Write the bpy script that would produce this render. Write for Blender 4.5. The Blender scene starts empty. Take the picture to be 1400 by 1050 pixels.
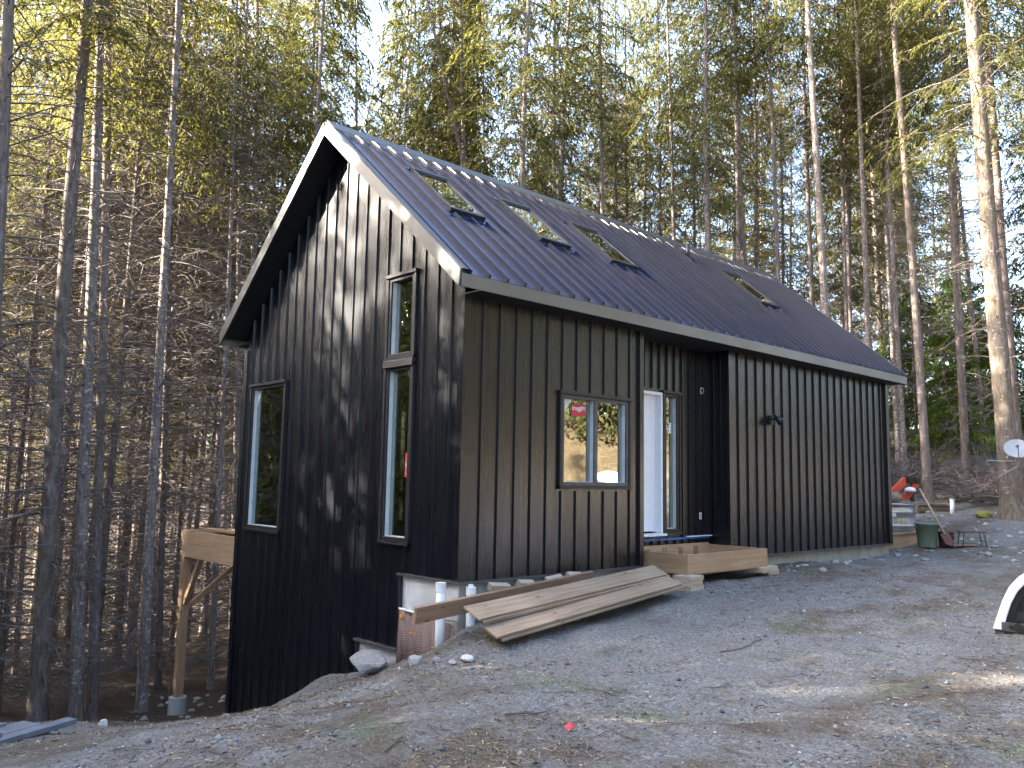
import bpy, math, random
import numpy as np
from mathutils import Vector, Matrix, noise as mnoise

SC = bpy.context.scene
COL = SC.collection
R = math.radians

# ------------------------------------------------------------------ camera
FPX = 1137.075
CAM = Vector((-6.4082, -7.7788, 1.2138))
YAW, PITCH, ROLL = 0.7482, 0.1145, 0.0185
_f = Vector((math.sin(YAW), math.cos(YAW), 0)); _r = Vector((math.cos(YAW), -math.sin(YAW), 0)); _u = Vector((0, 0, 1))
_F = _f * math.cos(PITCH) + _u * math.sin(PITCH); _U = _u * math.cos(PITCH) - _f * math.sin(PITCH)
_R3 = _r * math.cos(ROLL) + _U * math.sin(ROLL); _U3 = _U * math.cos(ROLL) - _r * math.sin(ROLL)
cd = bpy.data.cameras.new('camera'); cam = bpy.data.objects.new('camera', cd); COL.objects.link(cam)
cd.sensor_width = 36; cd.lens = FPX / 1400 * 36; cd.clip_start = 0.1; cd.clip_end = 2000
M = Matrix.Identity(4)
for i in range(3):
    M[i][0] = _R3[i]; M[i][1] = _U3[i]; M[i][2] = -_F[i]; M[i][3] = CAM[i]
cam.matrix_world = M
SC.camera = cam

# ------------------------------------------------------------------ light
SUN_EL = R(26); SUN_AZ = Vector((-0.76, 0.65, 0)).normalized()
w = bpy.data.worlds.new("World"); SC.world = w; w.use_nodes = True
nt = w.node_tree; bg = nt.nodes['Background']
sky = nt.nodes.new('ShaderNodeTexSky'); sky.sky_type = 'NISHITA'; sky.sun_disc = False
sky.sun_elevation = SUN_EL; sky.sun_rotation = math.atan2(SUN_AZ.x, SUN_AZ.y)
sky.air_density = 0.8; sky.dust_density = 3.2; sky.ozone_density = 1.0
nt.links.new(sky.outputs[0], bg.inputs[0]); bg.inputs[1].default_value = 0.15
sd = bpy.data.lights.new('sun', 'SUN'); so = bpy.data.objects.new('sun', sd); COL.objects.link(so)
sd.energy = 5.0; sd.angle = R(0.5); sd.color = (1.0, 0.92, 0.78)
SUNV = (SUN_AZ * math.cos(SUN_EL) + Vector((0, 0, math.sin(SUN_EL))))
so.rotation_euler = SUNV.to_track_quat('Z', 'Y').to_euler()
vs = SC.view_settings; vs.view_transform = 'Standard'; vs.look = 'None'; vs.gamma = 1; vs.use_curve_mapping = False
vs.exposure = 3.65
SC.cycles.max_bounces = 8; SC.cycles.transparent_max_bounces = 12
SC.cycles.diffuse_bounces = 3; SC.cycles.glossy_bounces = 4

# ------------------------------------------------------------------ helpers
def ray(u, v):
    return _F + _R3 * ((u - 700) / FPX) + _U3 * ((525 - v) / FPX)
def P(u, v, d):
    return CAM + ray(u, v) * d
def Ph(u, v, D):            # point at horizontal distance D along the view heading
    r = ray(u, v); return CAM + r * (D / r.dot(_f))
def onx(u, v, x):
    r = ray(u, v); return CAM + r * ((x - CAM.x) / r.x)
def ony(u, v, y):
    r = ray(u, v); return CAM + r * ((y - CAM.y) / r.y)

def tag(o, label=None, cat=None, group=None, kind=None):
    if label: o['label'] = label
    if cat: o['category'] = cat
    if group: o['group'] = group
    if kind: o['kind'] = kind
    return o
def empty(name, loc=(0, 0, 0), rz=0.0, label=None, cat=None, group=None):
    o = bpy.data.objects.new(name, None); COL.objects.link(o)
    o.location = loc; o.rotation_euler = (0, 0, rz); o.empty_display_size = .2
    return tag(o, label, cat, group)
def copy_tree(o, parent=None):
    c = o.copy(); COL.objects.link(c); c.parent = parent
    for ch in o.children: copy_tree(ch, c)
    return c
def link(name, me, mat, parent=None, smooth=False):
    o = bpy.data.objects.new(name, me); COL.objects.link(o)
    mats = mat if isinstance(mat, (list, tuple)) else [mat]
    for m in mats: me.materials.append(m)
    if smooth: me.polygons.foreach_set('use_smooth', [True] * len(me.polygons))
    o.parent = parent
    return o
def np_mesh(name, V, Fc, k):
    """V (n,3), Fc (m,k) int"""
    me = bpy.data.meshes.new(name); V = np.asarray(V, np.float32); Fc = np.asarray(Fc, np.int32)
    me.vertices.add(len(V)); me.vertices.foreach_set('co', V.ravel())
    me.loops.add(Fc.size); me.loops.foreach_set('vertex_index', Fc.ravel())
    me.polygons.add(len(Fc)); me.polygons.foreach_set('loop_start', np.arange(0, Fc.size, k, dtype=np.int32))
    me.polygons.foreach_set('loop_total', np.full(len(Fc), k, np.int32))
    me.update(); me.validate(); return me

class MB:
    def __init__(s): s.v = []; s.f = []; s.m = []
    def add(s, vs, fs, mi=0):
        b = len(s.v); s.v += [tuple(v) for v in vs]; s.f += [tuple(b + i for i in f) for f in fs]; s.m += [mi] * len(fs); return s
    def box(s, a, b, mi=0):
        x0, y0, z0 = a; x1, y1, z1 = b
        return s.hexa([(x0,y0,z0),(x1,y0,z0),(x1,y1,z0),(x0,y1,z0),(x0,y0,z1),(x1,y0,z1),(x1,y1,z1),(x0,y1,z1)], mi)
    def hexa(s, v, mi=0):
        return s.add(v, [(0,3,2,1),(4,5,6,7),(0,1,5,4),(1,2,6,5),(2,3,7,6),(3,0,4,7)], mi)
    def obox(s, c, ax, ay, az, mi=0):     # oriented box: centre and three half-vectors
        c, ax, ay, az = map(Vector, (c, ax, ay, az))
        return s.hexa([c-ax-ay-az, c+ax-ay-az, c+ax+ay-az, c-ax+ay-az, c-ax-ay+az, c+ax-ay+az, c+ax+ay+az, c-ax+ay+az], mi)
    def beam(s, p, q, wd, ht, up=(0,0,1), mi=0):
        p, q = Vector(p), Vector(q); d = (q - p); L = d.length; d.normalize()
        side = d.cross(Vector(up)).normalized(); upv = side.cross(d)
        return s.obox((p + q) / 2, d * L / 2, side * wd / 2, upv * ht / 2, mi)
    def prism(s, pts, off, mi=0):         # polygon extruded by a vector
        off = Vector(off); n = len(pts); a = [Vector(p) for p in pts]; b = [p + off for p in a]
        fs = [tuple(range(n))[::-1], tuple(range(n, 2 * n))] + [(i, (i + 1) % n, n + (i + 1) % n, n + i) for i in range(n)]
        return s.add(a + b, fs, mi)
    def tube(s, pts, rad, n=8, cap=True, mi=0):
        pts = [Vector(p) for p in pts]; vs = []; fs = []
        if not hasattr(rad, '__len__'): rad = [rad] * len(pts)
        ref = None
        for i, p in enumerate(pts):
            d = (pts[min(i + 1, len(pts) - 1)] - pts[max(i - 1, 0)]).normalized()
            if ref is None: ref = d.orthogonal().normalized()
            ref = (ref - d * ref.dot(d)).normalized(); t = d.cross(ref)
            for k in range(n):
                a = 2 * math.pi * k / n
                vs.append(p + (ref * math.cos(a) + t * math.sin(a)) * rad[i])
        for i in range(len(pts) - 1):
            for k in range(n):
                fs.append((i*n+k, i*n+(k+1)%n, (i+1)*n+(k+1)%n, (i+1)*n+k))
        if cap:
            fs.append(tuple(range(n))[::-1]); fs.append(tuple(range((len(pts)-1)*n, len(pts)*n)))
        return s.add(vs, fs, mi)
    def lathe(s, prof, n=24, c=(0,0,0), sx=1, sy=1, mi=0):
        vs = []; fs = []
        for r, z in prof:
            for k in range(n):
                a = 2*math.pi*k/n; vs.append((c[0]+r*math.cos(a)*sx, c[1]+r*math.sin(a)*sy, c[2]+z))
        for i in range(len(prof)-1):
            for k in range(n): fs.append((i*n+k, i*n+(k+1)%n, (i+1)*n+(k+1)%n, (i+1)*n+k))
        return s.add(vs, fs, mi)
    def build(s, name, mat, parent=None, smooth=False, bevel=0, auto=False):
        me = bpy.data.meshes.new(name); me.from_pydata(s.v, [], s.f); 
        me.polygons.foreach_set('material_index', s.m); me.update()
        o = link(name, me, mat, parent, smooth)
        if bevel:
            md = o.modifiers.new('bevel', 'BEVEL'); md.width = bevel; md.segments = 2; md.limit_method = 'ANGLE'; md.angle_limit = R(40)
        return o

# ------------------------------------------------------------------ materials
class NM:
    """small node-tree builder"""
    def __init__(s, name):
        s.mat = bpy.data.materials.new(name); s.mat.use_nodes = True; s.nt = s.mat.node_tree
        s.b = s.nt.nodes['Principled BSDF']; s.out = s.nt.nodes['Material Output']
    def n(s, t, **kw):
        nd = s.nt.nodes.new(t)
        for k, v in kw.items():
            if k.startswith('i_'): nd.inputs[k[2:].replace('_', ' ')].default_value = v
            else: setattr(nd, k, v)
        return nd
    def l(s, a, b): s.nt.links.new(a, b)
    def coord(s, kind='Object', scale=(1,1,1)):
        tc = s.n('ShaderNodeTexCoord'); mp = s.n('ShaderNodeMapping'); mp.inputs['Scale'].default_value = scale
        s.l(tc.outputs[kind], mp.inputs[0]); return mp.outputs[0]
    def pos(s, scale=(1,1,1)):
        g = s.n('ShaderNodeNewGeometry'); mp = s.n('ShaderNodeMapping'); mp.inputs['Scale'].default_value = scale
        s.l(g.outputs['Position'], mp.inputs[0]); return mp.outputs[0]
    def noise(s, vec, scale, detail=4, rough=.55):
        nd = s.n('ShaderNodeTexNoise'); nd.inputs['Scale'].default_value = scale; nd.inputs['Detail'].default_value = detail; nd.inputs['Roughness'].default_value = rough
        s.l(vec, nd.inputs['Vector']); return nd.outputs['Fac']
    def ramp(s, fac, stops, interp='LINEAR'):
        nd = s.n('ShaderNodeValToRGB'); nd.color_ramp.interpolation = interp; e = nd.color_ramp.elements
        while len(e) < len(stops): e.new(.5)
        for i, (p, c) in enumerate(stops):
            e[i].position = p; e[i].color = (c, c, c, 1) if not hasattr(c, '__len__') else tuple(c) + (1,)
        s.l(fac, nd.inputs[0]); return nd.outputs[0]
    def mix(s, fac, a, b, mode='MIX'):
        nd = s.n('ShaderNodeMix'); nd.data_type = 'RGBA'; nd.blend_type = mode
        for inp, val in ((nd.inputs[0], fac), (nd.inputs[6], a), (nd.inputs[7], b)):
            if hasattr(val, 'is_output') or hasattr(val, 'links'): s.l(val, inp)
            elif hasattr(val, '__len__'): inp.default_value = tuple(val) + (1,)
            else: inp.default_value = val
        return nd.outputs[2]
    def math(s, op, a, b=None):
        nd = s.n('ShaderNodeMath'); nd.operation = op
        for i, val in enumerate((a, b)):
            if val is None: continue
            if hasattr(val, 'links'): s.l(val, nd.inputs[i])
            else: nd.inputs[i].default_value = val
        return nd.outputs[0]
    def set(s, **kw):
        for k, v in kw.items():
            inp = s.b.inputs[k.replace('_', ' ')]
            if hasattr(v, 'links'): s.l(v, inp)
            elif hasattr(v, '__len__') and len(v) == 3: inp.default_value = tuple(v) + (1,)
            else: inp.default_value = v
        return s
    def bump(s, h, strength=.3, dist=.02):
        nd = s.n('ShaderNodeBump'); nd.inputs['Strength'].default_value = strength; nd.inputs['Distance'].default_value = dist
        s.l(h, nd.inputs['Height']); s.l(nd.outputs[0], s.b.inputs['Normal']); return s

def simple(name, col, rough=.6, metal=0.0, var=.25, scale=8, bump=0.0, spec=None, stretch=(1,1,1)):
    m = NM(name); c = m.coord('Object', stretch); f = m.noise(c, scale, 5)
    a = tuple(x * (1 - var) for x in col); b = tuple(min(1, x * (1 + var)) for x in col)
    m.set(Base_Color=m.ramp(f, [(.3, a), (.7, b)]), Roughness=rough, Metallic=metal)
    if spec is not None: m.set(Specular_IOR_Level=spec)
    if bump: m.bump(m.noise(c, scale * 4, 5), bump, .01)
    return m.mat

def siding_mat(name, col, rough, spec, axis_scale, coat=.2):
    m = NM(name); p = m.coord('Object', axis_scale)
    f = m.noise(p, 1.0, 5); d = m.noise(m.coord('Object'), 1.3, 6)
    m.set(Base_Color=m.mix(m.ramp(d, [(.35, 0.), (.75, .6)]), col, tuple(c * 1.7 + .002 for c in col)),
          Roughness=m.ramp(f, [(.2, rough - .05), (.8, rough + .08)]), Specular_IOR_Level=spec, Coat_Weight=coat, Coat_Roughness=rough - .06, Coat_IOR=1.8)
    m.bump(m.noise(m.coord('Object', tuple(min(a, 3.) for a in axis_scale)), .9, 2), .05, .012)
    return m.mat
MAT = {}
MAT['siding'] = siding_mat('black siding', (.0038, .0041, .0075), .27, .62, (14, 14, .35))
MAT['rib'] = siding_mat('black rib', (.0040, .0042, .0070), .30, .7, (14, 14, .35))
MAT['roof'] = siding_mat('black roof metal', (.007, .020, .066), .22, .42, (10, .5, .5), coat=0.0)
MAT['seam'] = siding_mat('shade-darkened seam metal', (.005, .010, .028), .30, .4, (10, .5, .5), coat=0.0)  # same paint as the roof, darkened so seam shading sits in the colour
MAT['trim'] = siding_mat('bronze trim', (.026, .024, .021), .46, .8, (2, 2, 2), coat=.12)
MAT['eave'] = siding_mat('tan eave metal', (.105, .092, .072), .36, .9, (2, 2, 2), coat=.3)  # fascia metal, lighter and tanner than the rake trim
MAT['soffit'] = simple('black soffit', (.008, .008, .01), .7)
MAT['frame'] = simple('window frame black', (.016, .016, .018), .45)
MAT['frame_grey'] = simple('window frame dark bronze', (.07, .068, .068), .4)
MAT['white'] = simple('white paint', (.80, .81, .84), .4, var=.04)
MAT['pvc'] = simple('white pvc', (.72, .74, .76), .4, var=.1)
MAT['spacer'] = simple('pale blue edge of glass', (.52, .57, .585), .4, var=.1)
MAT['tape'] = simple('blue tape', (.03, .12, .35), .5)
MAT['black'] = simple('black plastic', (.012, .012, .013), .4)
MAT['chrome'] = simple('bright metal', (.7, .7, .72), .25, 1.0, var=.1)

def concrete_mat(name, col, dark):
    m = NM(name); c = m.coord('Object'); a = m.noise(c, 2.2, 8, .65); b = m.noise(c, 40, 4)
    m.set(Base_Color=m.mix(m.ramp(b, [(.3, 0.), (.8, .35)]), m.ramp(a, [(.3, dark), (.6, col), (.8, tuple(min(1, x * 1.15) for x in col))]), dark), Roughness=.85)
    m.bump(b, .25, .006); return m.mat
MAT['concrete'] = concrete_mat('foundation concrete', (.40, .40, .37), (.22, .23, .18))
MAT['whitepanel'] = concrete_mat('white foundation panel', (.60, .60, .60), (.42, .42, .43))

def wood_mat(name, light, dark, axis=0, rough=.7, knots=True, scale=1.0):
    m = NM(name); sc = [22 * scale] * 3; sc[axis] = 1.2 * scale
    c = m.coord('Object', sc); f = m.noise(c, 1.0, 6, .6); g = m.noise(m.coord('Object'), 1.7, 3)
    col = m.ramp(f, [(.25, dark), (.55, light), (.85, tuple(min(1, x * 1.15) for x in light))])
    col = m.mix(m.ramp(g, [(.35, .0), (.75, .45)]), col, dark)
    if knots:
        v = m.n('ShaderNodeTexVoronoi'); v.inputs['Scale'].default_value = 1.0
        ks = [7.5] * 3; ks[axis] = 2.8
        m.l(m.coord('Object', ks), v.inputs['Vector'])
        col = m.mix(m.ramp(v.outputs['Distance'], [(.06, .85), (.13, 0.)]), col, tuple(x * .35 for x in dark))
    m.set(Base_Color=col, Roughness=rough); m.bump(f, .2, .004); return m.mat
MAT['woodx'] = wood_mat('fresh fir along x', (.45, .29, .165), (.29, .175, .09), 0)
MAT['woody'] = wood_mat('fresh fir along y', (.45, .29, .165), (.29, .175, .09), 1)
MAT['woodz'] = wood_mat('fresh fir upright', (.36, .22, .12), (.23, .13, .065), 2)
MAT['grey_wood'] = wood_mat('weathered plank', (.36, .265, .175), (.15, .10, .062), 0, .85)
MAT['brown_wood'] = wood_mat('red brown beam', (.33, .205, .125), (.17, .10, .06), 0, .8)
MAT['block_wood'] = wood_mat('pale cut block', (.52, .43, .32), (.33, .25, .17), 0, .8)
MAT['stud'] = wood_mat('interior lumber', (.50, .40, .24), (.36, .27, .15), 2, .8)
MAT['osb'] = simple('interior osb board', (.38, .31, .21), .8, var=.3, scale=30)

def glass_mat():
    m = NM('reflective window glass'); m.nt.nodes.remove(m.b)
    lw = m.n('ShaderNodeLayerWeight'); lw.inputs[0].default_value = .35
    gl = m.n('ShaderNodeBsdfGlossy'); gl.inputs['Roughness'].default_value = 0.0; gl.inputs['Color'].default_value = (.95, .97, .95, 1)
    c = m.coord('Object'); nz = m.n('ShaderNodeBump'); nz.inputs['Strength'].default_value = .05; nz.inputs['Distance'].default_value = .01
    m.l(m.noise(c, 1.6, 1), nz.inputs['Height']); m.l(nz.outputs[0], gl.inputs['Normal'])
    tr = m.n('ShaderNodeBsdfTransparent'); tr.inputs[0].default_value = (.60, .66, .62, 1)
    mx = m.n('ShaderNodeMixShader'); f = m.ramp(lw.outputs['Facing'], [(0., .30), (.6, .42), (1., 1.)])
    m.l(f, mx.inputs[0]); m.l(tr.outputs[0], mx.inputs[1]); m.l(gl.outputs[0], mx.inputs[2]); m.l(mx.outputs[0], m.out.inputs[0])
    return m.mat
MAT['glass'] = glass_mat()

def bark_mat(name, base, pale, lich, moss):
    m = NM(name); oi = m.n('ShaderNodeObjectInfo')
    c = m.coord('Object', (1, 1, .22)); ax = m.n('ShaderNodeVectorMath'); ax.operation = 'ADD'
    m.l(c, ax.inputs[0]); m.l(oi.outputs['Location'], ax.inputs[1]); c = ax.outputs[0]
    f = m.noise(c, 16, 7, .65)
    col = m.ramp(f, [(.28, tuple(x * .38 for x in base)), (.5, base), (.75, pale)])
    c2 = m.coord('Object', (1, 1, 2.2)); ax2 = m.n('ShaderNodeVectorMath'); ax2.operation = 'ADD'
    m.l(c2, ax2.inputs[0]); m.l(oi.outputs['Location'], ax2.inputs[1])
    l1 = m.noise(ax2.outputs[0], 6.5, 5, .7)
    thr = m.math('MULTIPLY_ADD', oi.outputs['Random'], -.10); thr.node.inputs[2].default_value = .67
    lm = m.math('GREATER_THAN', l1, thr)
    col = m.mix(m.math('MULTIPLY', lm, .8), col, lich)
    g = m.noise(m.pos(), .5, 3); col = m.mix(m.ramp(g, [(.45, 0.), (.75, .5)]), col, moss)
    col = m.mix(1.0, col, m.ramp(oi.outputs['Random'], [(0., (.75, .70, .68)), (.5, (1., .96, .94)), (1., (1.2, 1.18, 1.2))]), 'MULTIPLY')
    m.set(Base_Color=col, Roughness=.9, Specular_IOR_Level=.2); m.bump(f, .8, .03); return m.mat
MAT['bark'] = bark_mat('conifer bark', (.195, .158, .138), (.34, .30, .275), (.52, .51, .50), (.13, .12, .06))
MAT['bark_big'] = bark_mat('old conifer bark', (.165, .135, .118), (.29, .25, .225), (.45, .42, .38), (.16, .14, .05))
MAT['twig'] = simple('dead twig bark', (.14, .112, .095), .9, var=.35, scale=3)

def leaf_mat(name, col, trans, var):
    m = NM(name); m.nt.nodes.remove(m.b); oi = m.n('ShaderNodeObjectInfo'); ge = m.n('ShaderNodeNewGeometry')
    f = m.noise(m.pos(), .55, 3); r = ge.outputs['Random Per Island']
    hue = m.mix(m.ramp(f, [(.35, 0.), (.68, 1.)]), col, var)
    hue = m.mix(m.ramp(r, [(.86, 0.), (1., .7)]), hue, (.12, .085, .045))
    k = m.ramp(m.math('ADD', m.math('MULTIPLY', r, .6), m.math('MULTIPLY', oi.outputs['Random'], .4)), [(0., (.7, .7, .7)), (1., (1.3, 1.3, 1.25))])
    hue = m.mix(1.0, hue, k, 'MULTIPLY')
    df = m.n('ShaderNodeBsdfDiffuse'); m.l(hue, df.inputs[0])
    tl = m.n('ShaderNodeBsdfTranslucent'); m.l(m.mix(1.0, hue, trans, 'MULTIPLY'), tl.inputs[0])
    mx = m.n('ShaderNodeMixShader'); mx.inputs[0].default_value = .55
    m.l(df.outputs[0], mx.inputs[1]); m.l(tl.outputs[0], mx.inputs[2]); m.l(mx.outputs[0], m.out.inputs[0])
    return m.mat
MAT['leaf'] = leaf_mat('conifer needles', (.076, .085, .040), (1.7, 1.6, .95), (.128, .124, .052))
MAT['leaf_fresh'] = leaf_mat('bright hemlock needles', (.070, .115, .030), (1.6, 1.6, .8), (.10, .13, .03))

def ground_mat():
    m = NM('gravel and forest litter'); p = m.pos(); 
    rot = m.n('ShaderNodeMapping'); rot.inputs['Rotation'].default_value = (0, 0, R(-6)); rot.inputs['Scale'].default_value = (.16, .55, .5); m.l(p, rot.inputs[0])
    big = m.noise(rot.outputs[0], 1.3, 6, .62)
    mid = m.noise(p, 1.7, 6, .65); fine = m.noise(p, 38, 3, .7); grit = m.n('ShaderNodeTexVoronoi'); grit.inputs['Scale'].default_value = 46; m.l(p, grit.inputs['Vector'])
    gc = m.ramp(grit.outputs['Color'], [(.1, (.070, .069, .064)), (.5, (.168, .162, .150)), (.85, (.30, .29, .27)), (1., (.50, .49, .46))])
    gravel = m.mix(.55, gc, m.ramp(fine, [(.3, (.065, .064, .060)), (.7, (.27, .26, .242))]))
    soil = m.ramp(m.noise(p, 24, 5, .75), [(.25, (.035, .028, .022)), (.5, (.10, .075, .052)), (.72, (.22, .16, .10)), (.85, (.34, .27, .18))])
    moss = m.ramp(fine, [(.3, (.035, .05, .018)), (.7, (.13, .16, .06))])
    ms = m.ramp(m.math('ADD', m.math('MULTIPLY', big, .65), m.math('MULTIPLY', mid, .35)), [(.47, 0.), (.58, 1.)])
    # forest floor away from the yard (own colour: needles and mould)
    x = m.n('ShaderNodeSeparateXYZ'); m.l(p, x.inputs[0])
    col = m.mix(m.math('MULTIPLY', ms, .88), gravel, soil)
    mm = m.ramp(m.noise(p, .9, 6, .7), [(.56, 0.), (.68, .6)]); col = m.mix(mm, col, moss)
    fl = m.ramp(m.math('ADD', m.math('MULTIPLY', x.outputs[1], .12), m.math('MULTIPLY', mid, .5)), [(.75, 0.), (1., 1.)])
    col = m.mix(fl, col, m.ramp(m.noise(p, 9, 6, .75), [(.3, (.022, .016, .011)), (.55, (.055, .038, .026)), (.8, (.12, .085, .05))]))
    bk = m.ramp(m.math('ADD', m.math('MULTIPLY', x.outputs[1], -.1), m.math('MULTIPLY', mid, .3)), [(.0, 0.), (.0, 0.)]) if False else m.math('GREATER_THAN', m.math('ADD', m.math('MULTIPLY', x.outputs[1], -1.), m.math('MULTIPLY', mid, 3.)), 15.2)
    tan_ = m.ramp(m.noise(p, 5, 6, .7), [(.3, (.05, .036, .022)), (.55, (.12, .09, .055)), (.75, (.26, .20, .13))])
    col = m.mix(bk, col, tan_)
    m.set(Base_Color=col, Roughness=.95, Specular_IOR_Level=.15)
    h = m.math('ADD', m.math('MULTIPLY', grit.outputs['Distance'], -.6), m.math('ADD', m.math('MULTIPLY', fine, .7), mid))
    m.bump(h, .75, .035); return m.mat
MAT['ground'] = ground_mat()
def stone_mat(name, a, b):
    m = NM(name); c = m.coord('Object'); oi = m.n('ShaderNodeObjectInfo'); f = m.noise(c, 5, 6, .65)
    col = m.ramp(f, [(.3, a), (.7, b)]); col = m.mix(1., col, m.ramp(oi.outputs['Random'], [(0., (.7, .7, .72)), (1., (1.15, 1.12, 1.05))]), 'MULTIPLY')
    m.set(Base_Color=col, Roughness=.9); m.bump(m.noise(c, 18, 5), .4, .02); return m.mat
MAT['stone'] = stone_mat('grey stone', (.19, .19, .185), (.40, .39, .37))
MAT['pale_stone'] = stone_mat('pale stone', (.40, .39, .37), (.62, .60, .57))
def pebble_mat():
    m = NM('gravel pebbles'); g = m.n('ShaderNodeNewGeometry'); 
    m.set(Base_Color=m.ramp(g.outputs['Random Per Island'], [(0., (.07, .072, .073)), (.4, (.13, .131, .13)), (.8, (.27, .27, .26)), (.94, (.30, .25, .2)), (1., (.60, .59, .57))]), Roughness=.9); return m.mat
MAT['pebble'] = pebble_mat()
def litter_mat():
    m = NM('dry needle litter'); g = m.n('ShaderNodeNewGeometry')
    m.set(Base_Color=m.ramp(g.outputs['Random Per Island'], [(0., (.05, .035, .025)), (.5, (.16, .105, .06)), (.85, (.30, .22, .13)), (1., (.45, .37, .25))]), Roughness=.9); return m.mat
MAT['litter'] = litter_mat()

# ------------------------------------------------------------------ terrain
CP = [(-6.4,-7.8,-.40),(-3,-2.8,-.50),(-2.84,-4,-.45),(-1.5,-2,-.50),(-.7,-.6,-.60),(0,-.05,-.55),(.2,-.14,-.42),(.35,-.35,-.45),(-.4,-1.15,-.64),(.5,-1.25,-.54),(1.6,-1.25,-.46),(-.71,.98,-1.28),(1.6,-.3,-.34),(3.4,-.95,-.30),
      (3,-3,-.37),(6,-1,-.20),(7.6,-.2,-.17),(12,-.2,-.21),(4.5,-4.5,-.37),(8,-5,-.28),(14.4,-.8,-.02),(18.4,-.6,.62),(19.3,1.4,.58),(13.4,.2,-.15),(16,-3,.1),
      (22,-2,1.0),(28,0,2.0),(28,10,2.4),(40,0,3.5),(40,25,3),(12,-9,-.15),(20,-10,.6),(-4,-13,.0),(6,-13,.2),(16,-14,.8),(-4,-18,2.6),(6,-18,3.2),(16,-19,3.6),(28,-18,4),
      (0,.33,-.86),(0,1.14,-1.10),(0,2.24,-1.46),(0,3.06,-1.80),(0,4.24,-2.25),(0,5.82,-2.72),(-.9,1.3,-1.38),(-1.2,3,-2.0),(-2.24,2.5,-1.82),(-1.4,4.6,-2.4),(-.6,6.65,-2.95),(-3.1,.4,-1.17),(-3.85,-2.3,-.58),
      (-1.6,.0,-1.0),(-3.75,2.54,-1.52),(-5,-.8,-.92),(-5.4,-3,-.62),(-2.6,6,-2.45),(-2.3,8.3,-3.0),(-1.5,10,-3.6),(.2,8.65,-3.38),(3,8.5,-3.4),
      (6,9,-3.0),(12,8,-1.5),(16,7,-.2),(-4,14,-4.6),(2,16,-4.4),(10,18,-3.5),(20,18,-1),(-10,2,-1.8),(-12,8,-3.4),(-20,0,-2.2),(-10,-6,-.7),(-22,-12,-.3),(-14,22,-6),(4,32,-6),(25,32,-2),(-5,50,-8),(40,60,-3),
      (-30,30,-7),(-40,-10,-2),(-12,-16,.1),(-20,-24,.5),(10,-40,6),(-10,-34,3.5),(40,-20,4),(-40,-40,0),(60,30,5),(-60,20,-6),(0,3,-1.5),(6,3,-1.0),(11,3,-.7),(5.8,.3,-.25),(9,.3,-.3)]
_cp = np.array(CP); _X = _cp[:, :2] / 10
def _k(d2): return np.where(d2 > 1e-12, .5 * d2 * np.log(np.maximum(d2, 1e-12)), 0)
_n = len(CP); _A = np.zeros((_n + 3, _n + 3))
_A[:_n, :_n] = _k(((_X[:, None] - _X[None]) ** 2).sum(-1)) + np.eye(_n) * .0008
_A[:_n, _n] = 1; _A[:_n, _n+1:] = _X; _A[_n, :_n] = 1; _A[_n+1:, :_n] = _X.T
_W = np.linalg.solve(_A, np.concatenate([_cp[:, 2], [0, 0, 0]]))
def hts(x, y):
    x = np.asarray(x, float); y = np.asarray(y, float); sh = x.shape
    r = np.hypot(x, y); s = np.where(r > 55, 55 / np.maximum(r, 1e-6), 1)
    Q = np.stack([(x * s).ravel(), (y * s).ravel()], 1) / 10; out = np.zeros(len(Q))
    for i in range(0, len(Q), 20000):
        q = Q[i:i+20000]; d2 = ((q[:, None] - _X[None]) ** 2).sum(-1)
        out[i:i+20000] = _k(d2) @ _W[:_n] + _W[_n] + q @ _W[_n+1:]
    out = out.reshape(sh)
    out += .018 * (np.sin(x * 2.1 + 1.3 * np.sin(y * 1.7)) * np.sin(y * 2.6 + x * .6)) + .012 * np.sin(x * 5.3 + y * 1.1) * np.sin(y * 6.1 - x * 2.2)
    return out
def ht(x, y): return float(hts(np.array([x]), np.array([y]))[0])
def gpt(u, v):              # where a photo pixel's ray meets the ground
    r = ray(u, v); t = 3.0
    for i in range(900):
        p = CAM + r * t
        if p.z < ht(p.x, p.y): break
        t += .05
    return p
def build_ground():
    N = 380; s = np.linspace(-1, 1, N); a = 3.2; b = math.asinh(260 / a); w_ = a * np.sinh(b * s)
    X, Y = np.meshgrid(w_ - 2.2, w_ - 3.2); Z = hts(X, Y)
    Zb = np.zeros_like(Z)
    idx = np.where((np.abs(X) < 30) & (np.abs(Y) < 30))
    for i, j in zip(*idx):
        x, y = X[i, j], Y[i, j]
        Zb[i, j] = .05 * mnoise.noise((x * .9, y * .9, 0)) + .03 * mnoise.noise((x * 3.1, y * 3.1, 4))
    Z += Zb
    V = np.stack([X, Y, Z], -1).reshape(-1, 3); i = np.arange(N * N).reshape(N, N)
    Fq = np.stack([i[:-1, :-1], i[:-1, 1:], i[1:, 1:], i[1:, :-1]], -1).reshape(-1, 4)
    o = link('ground', np_mesh('ground', V, Fq, 4), MAT['ground'], smooth=True); tag(o, kind='structure')
    return o
GROUND = build_ground()
def hz(x, y):               # ground height with its small lumps
    return ht(x, y) + .05 * mnoise.noise((x * .9, y * .9, 0)) + .03 * mnoise.noise((x * 3.1, y * 3.1, 4))

# ------------------------------------------------------------------ house
W, L = 5.9217, 12.0465
ZE, FH, ZR, OE, OG = 3.6363, .1728, 6.4597, .3294, .3495
XS, XR, RD = 3.45, 5.805, .42
ZT = ZE - FH
house = empty('house', (0, 0, 0), 0, 'black metal clad house with a steep standing seam roof and unfinished porch', 'house')
slope = (ZR - ZE) / (W / 2 + OE)
def gtop(y): return ZR - .20 - slope * abs(y - W / 2)

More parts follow.
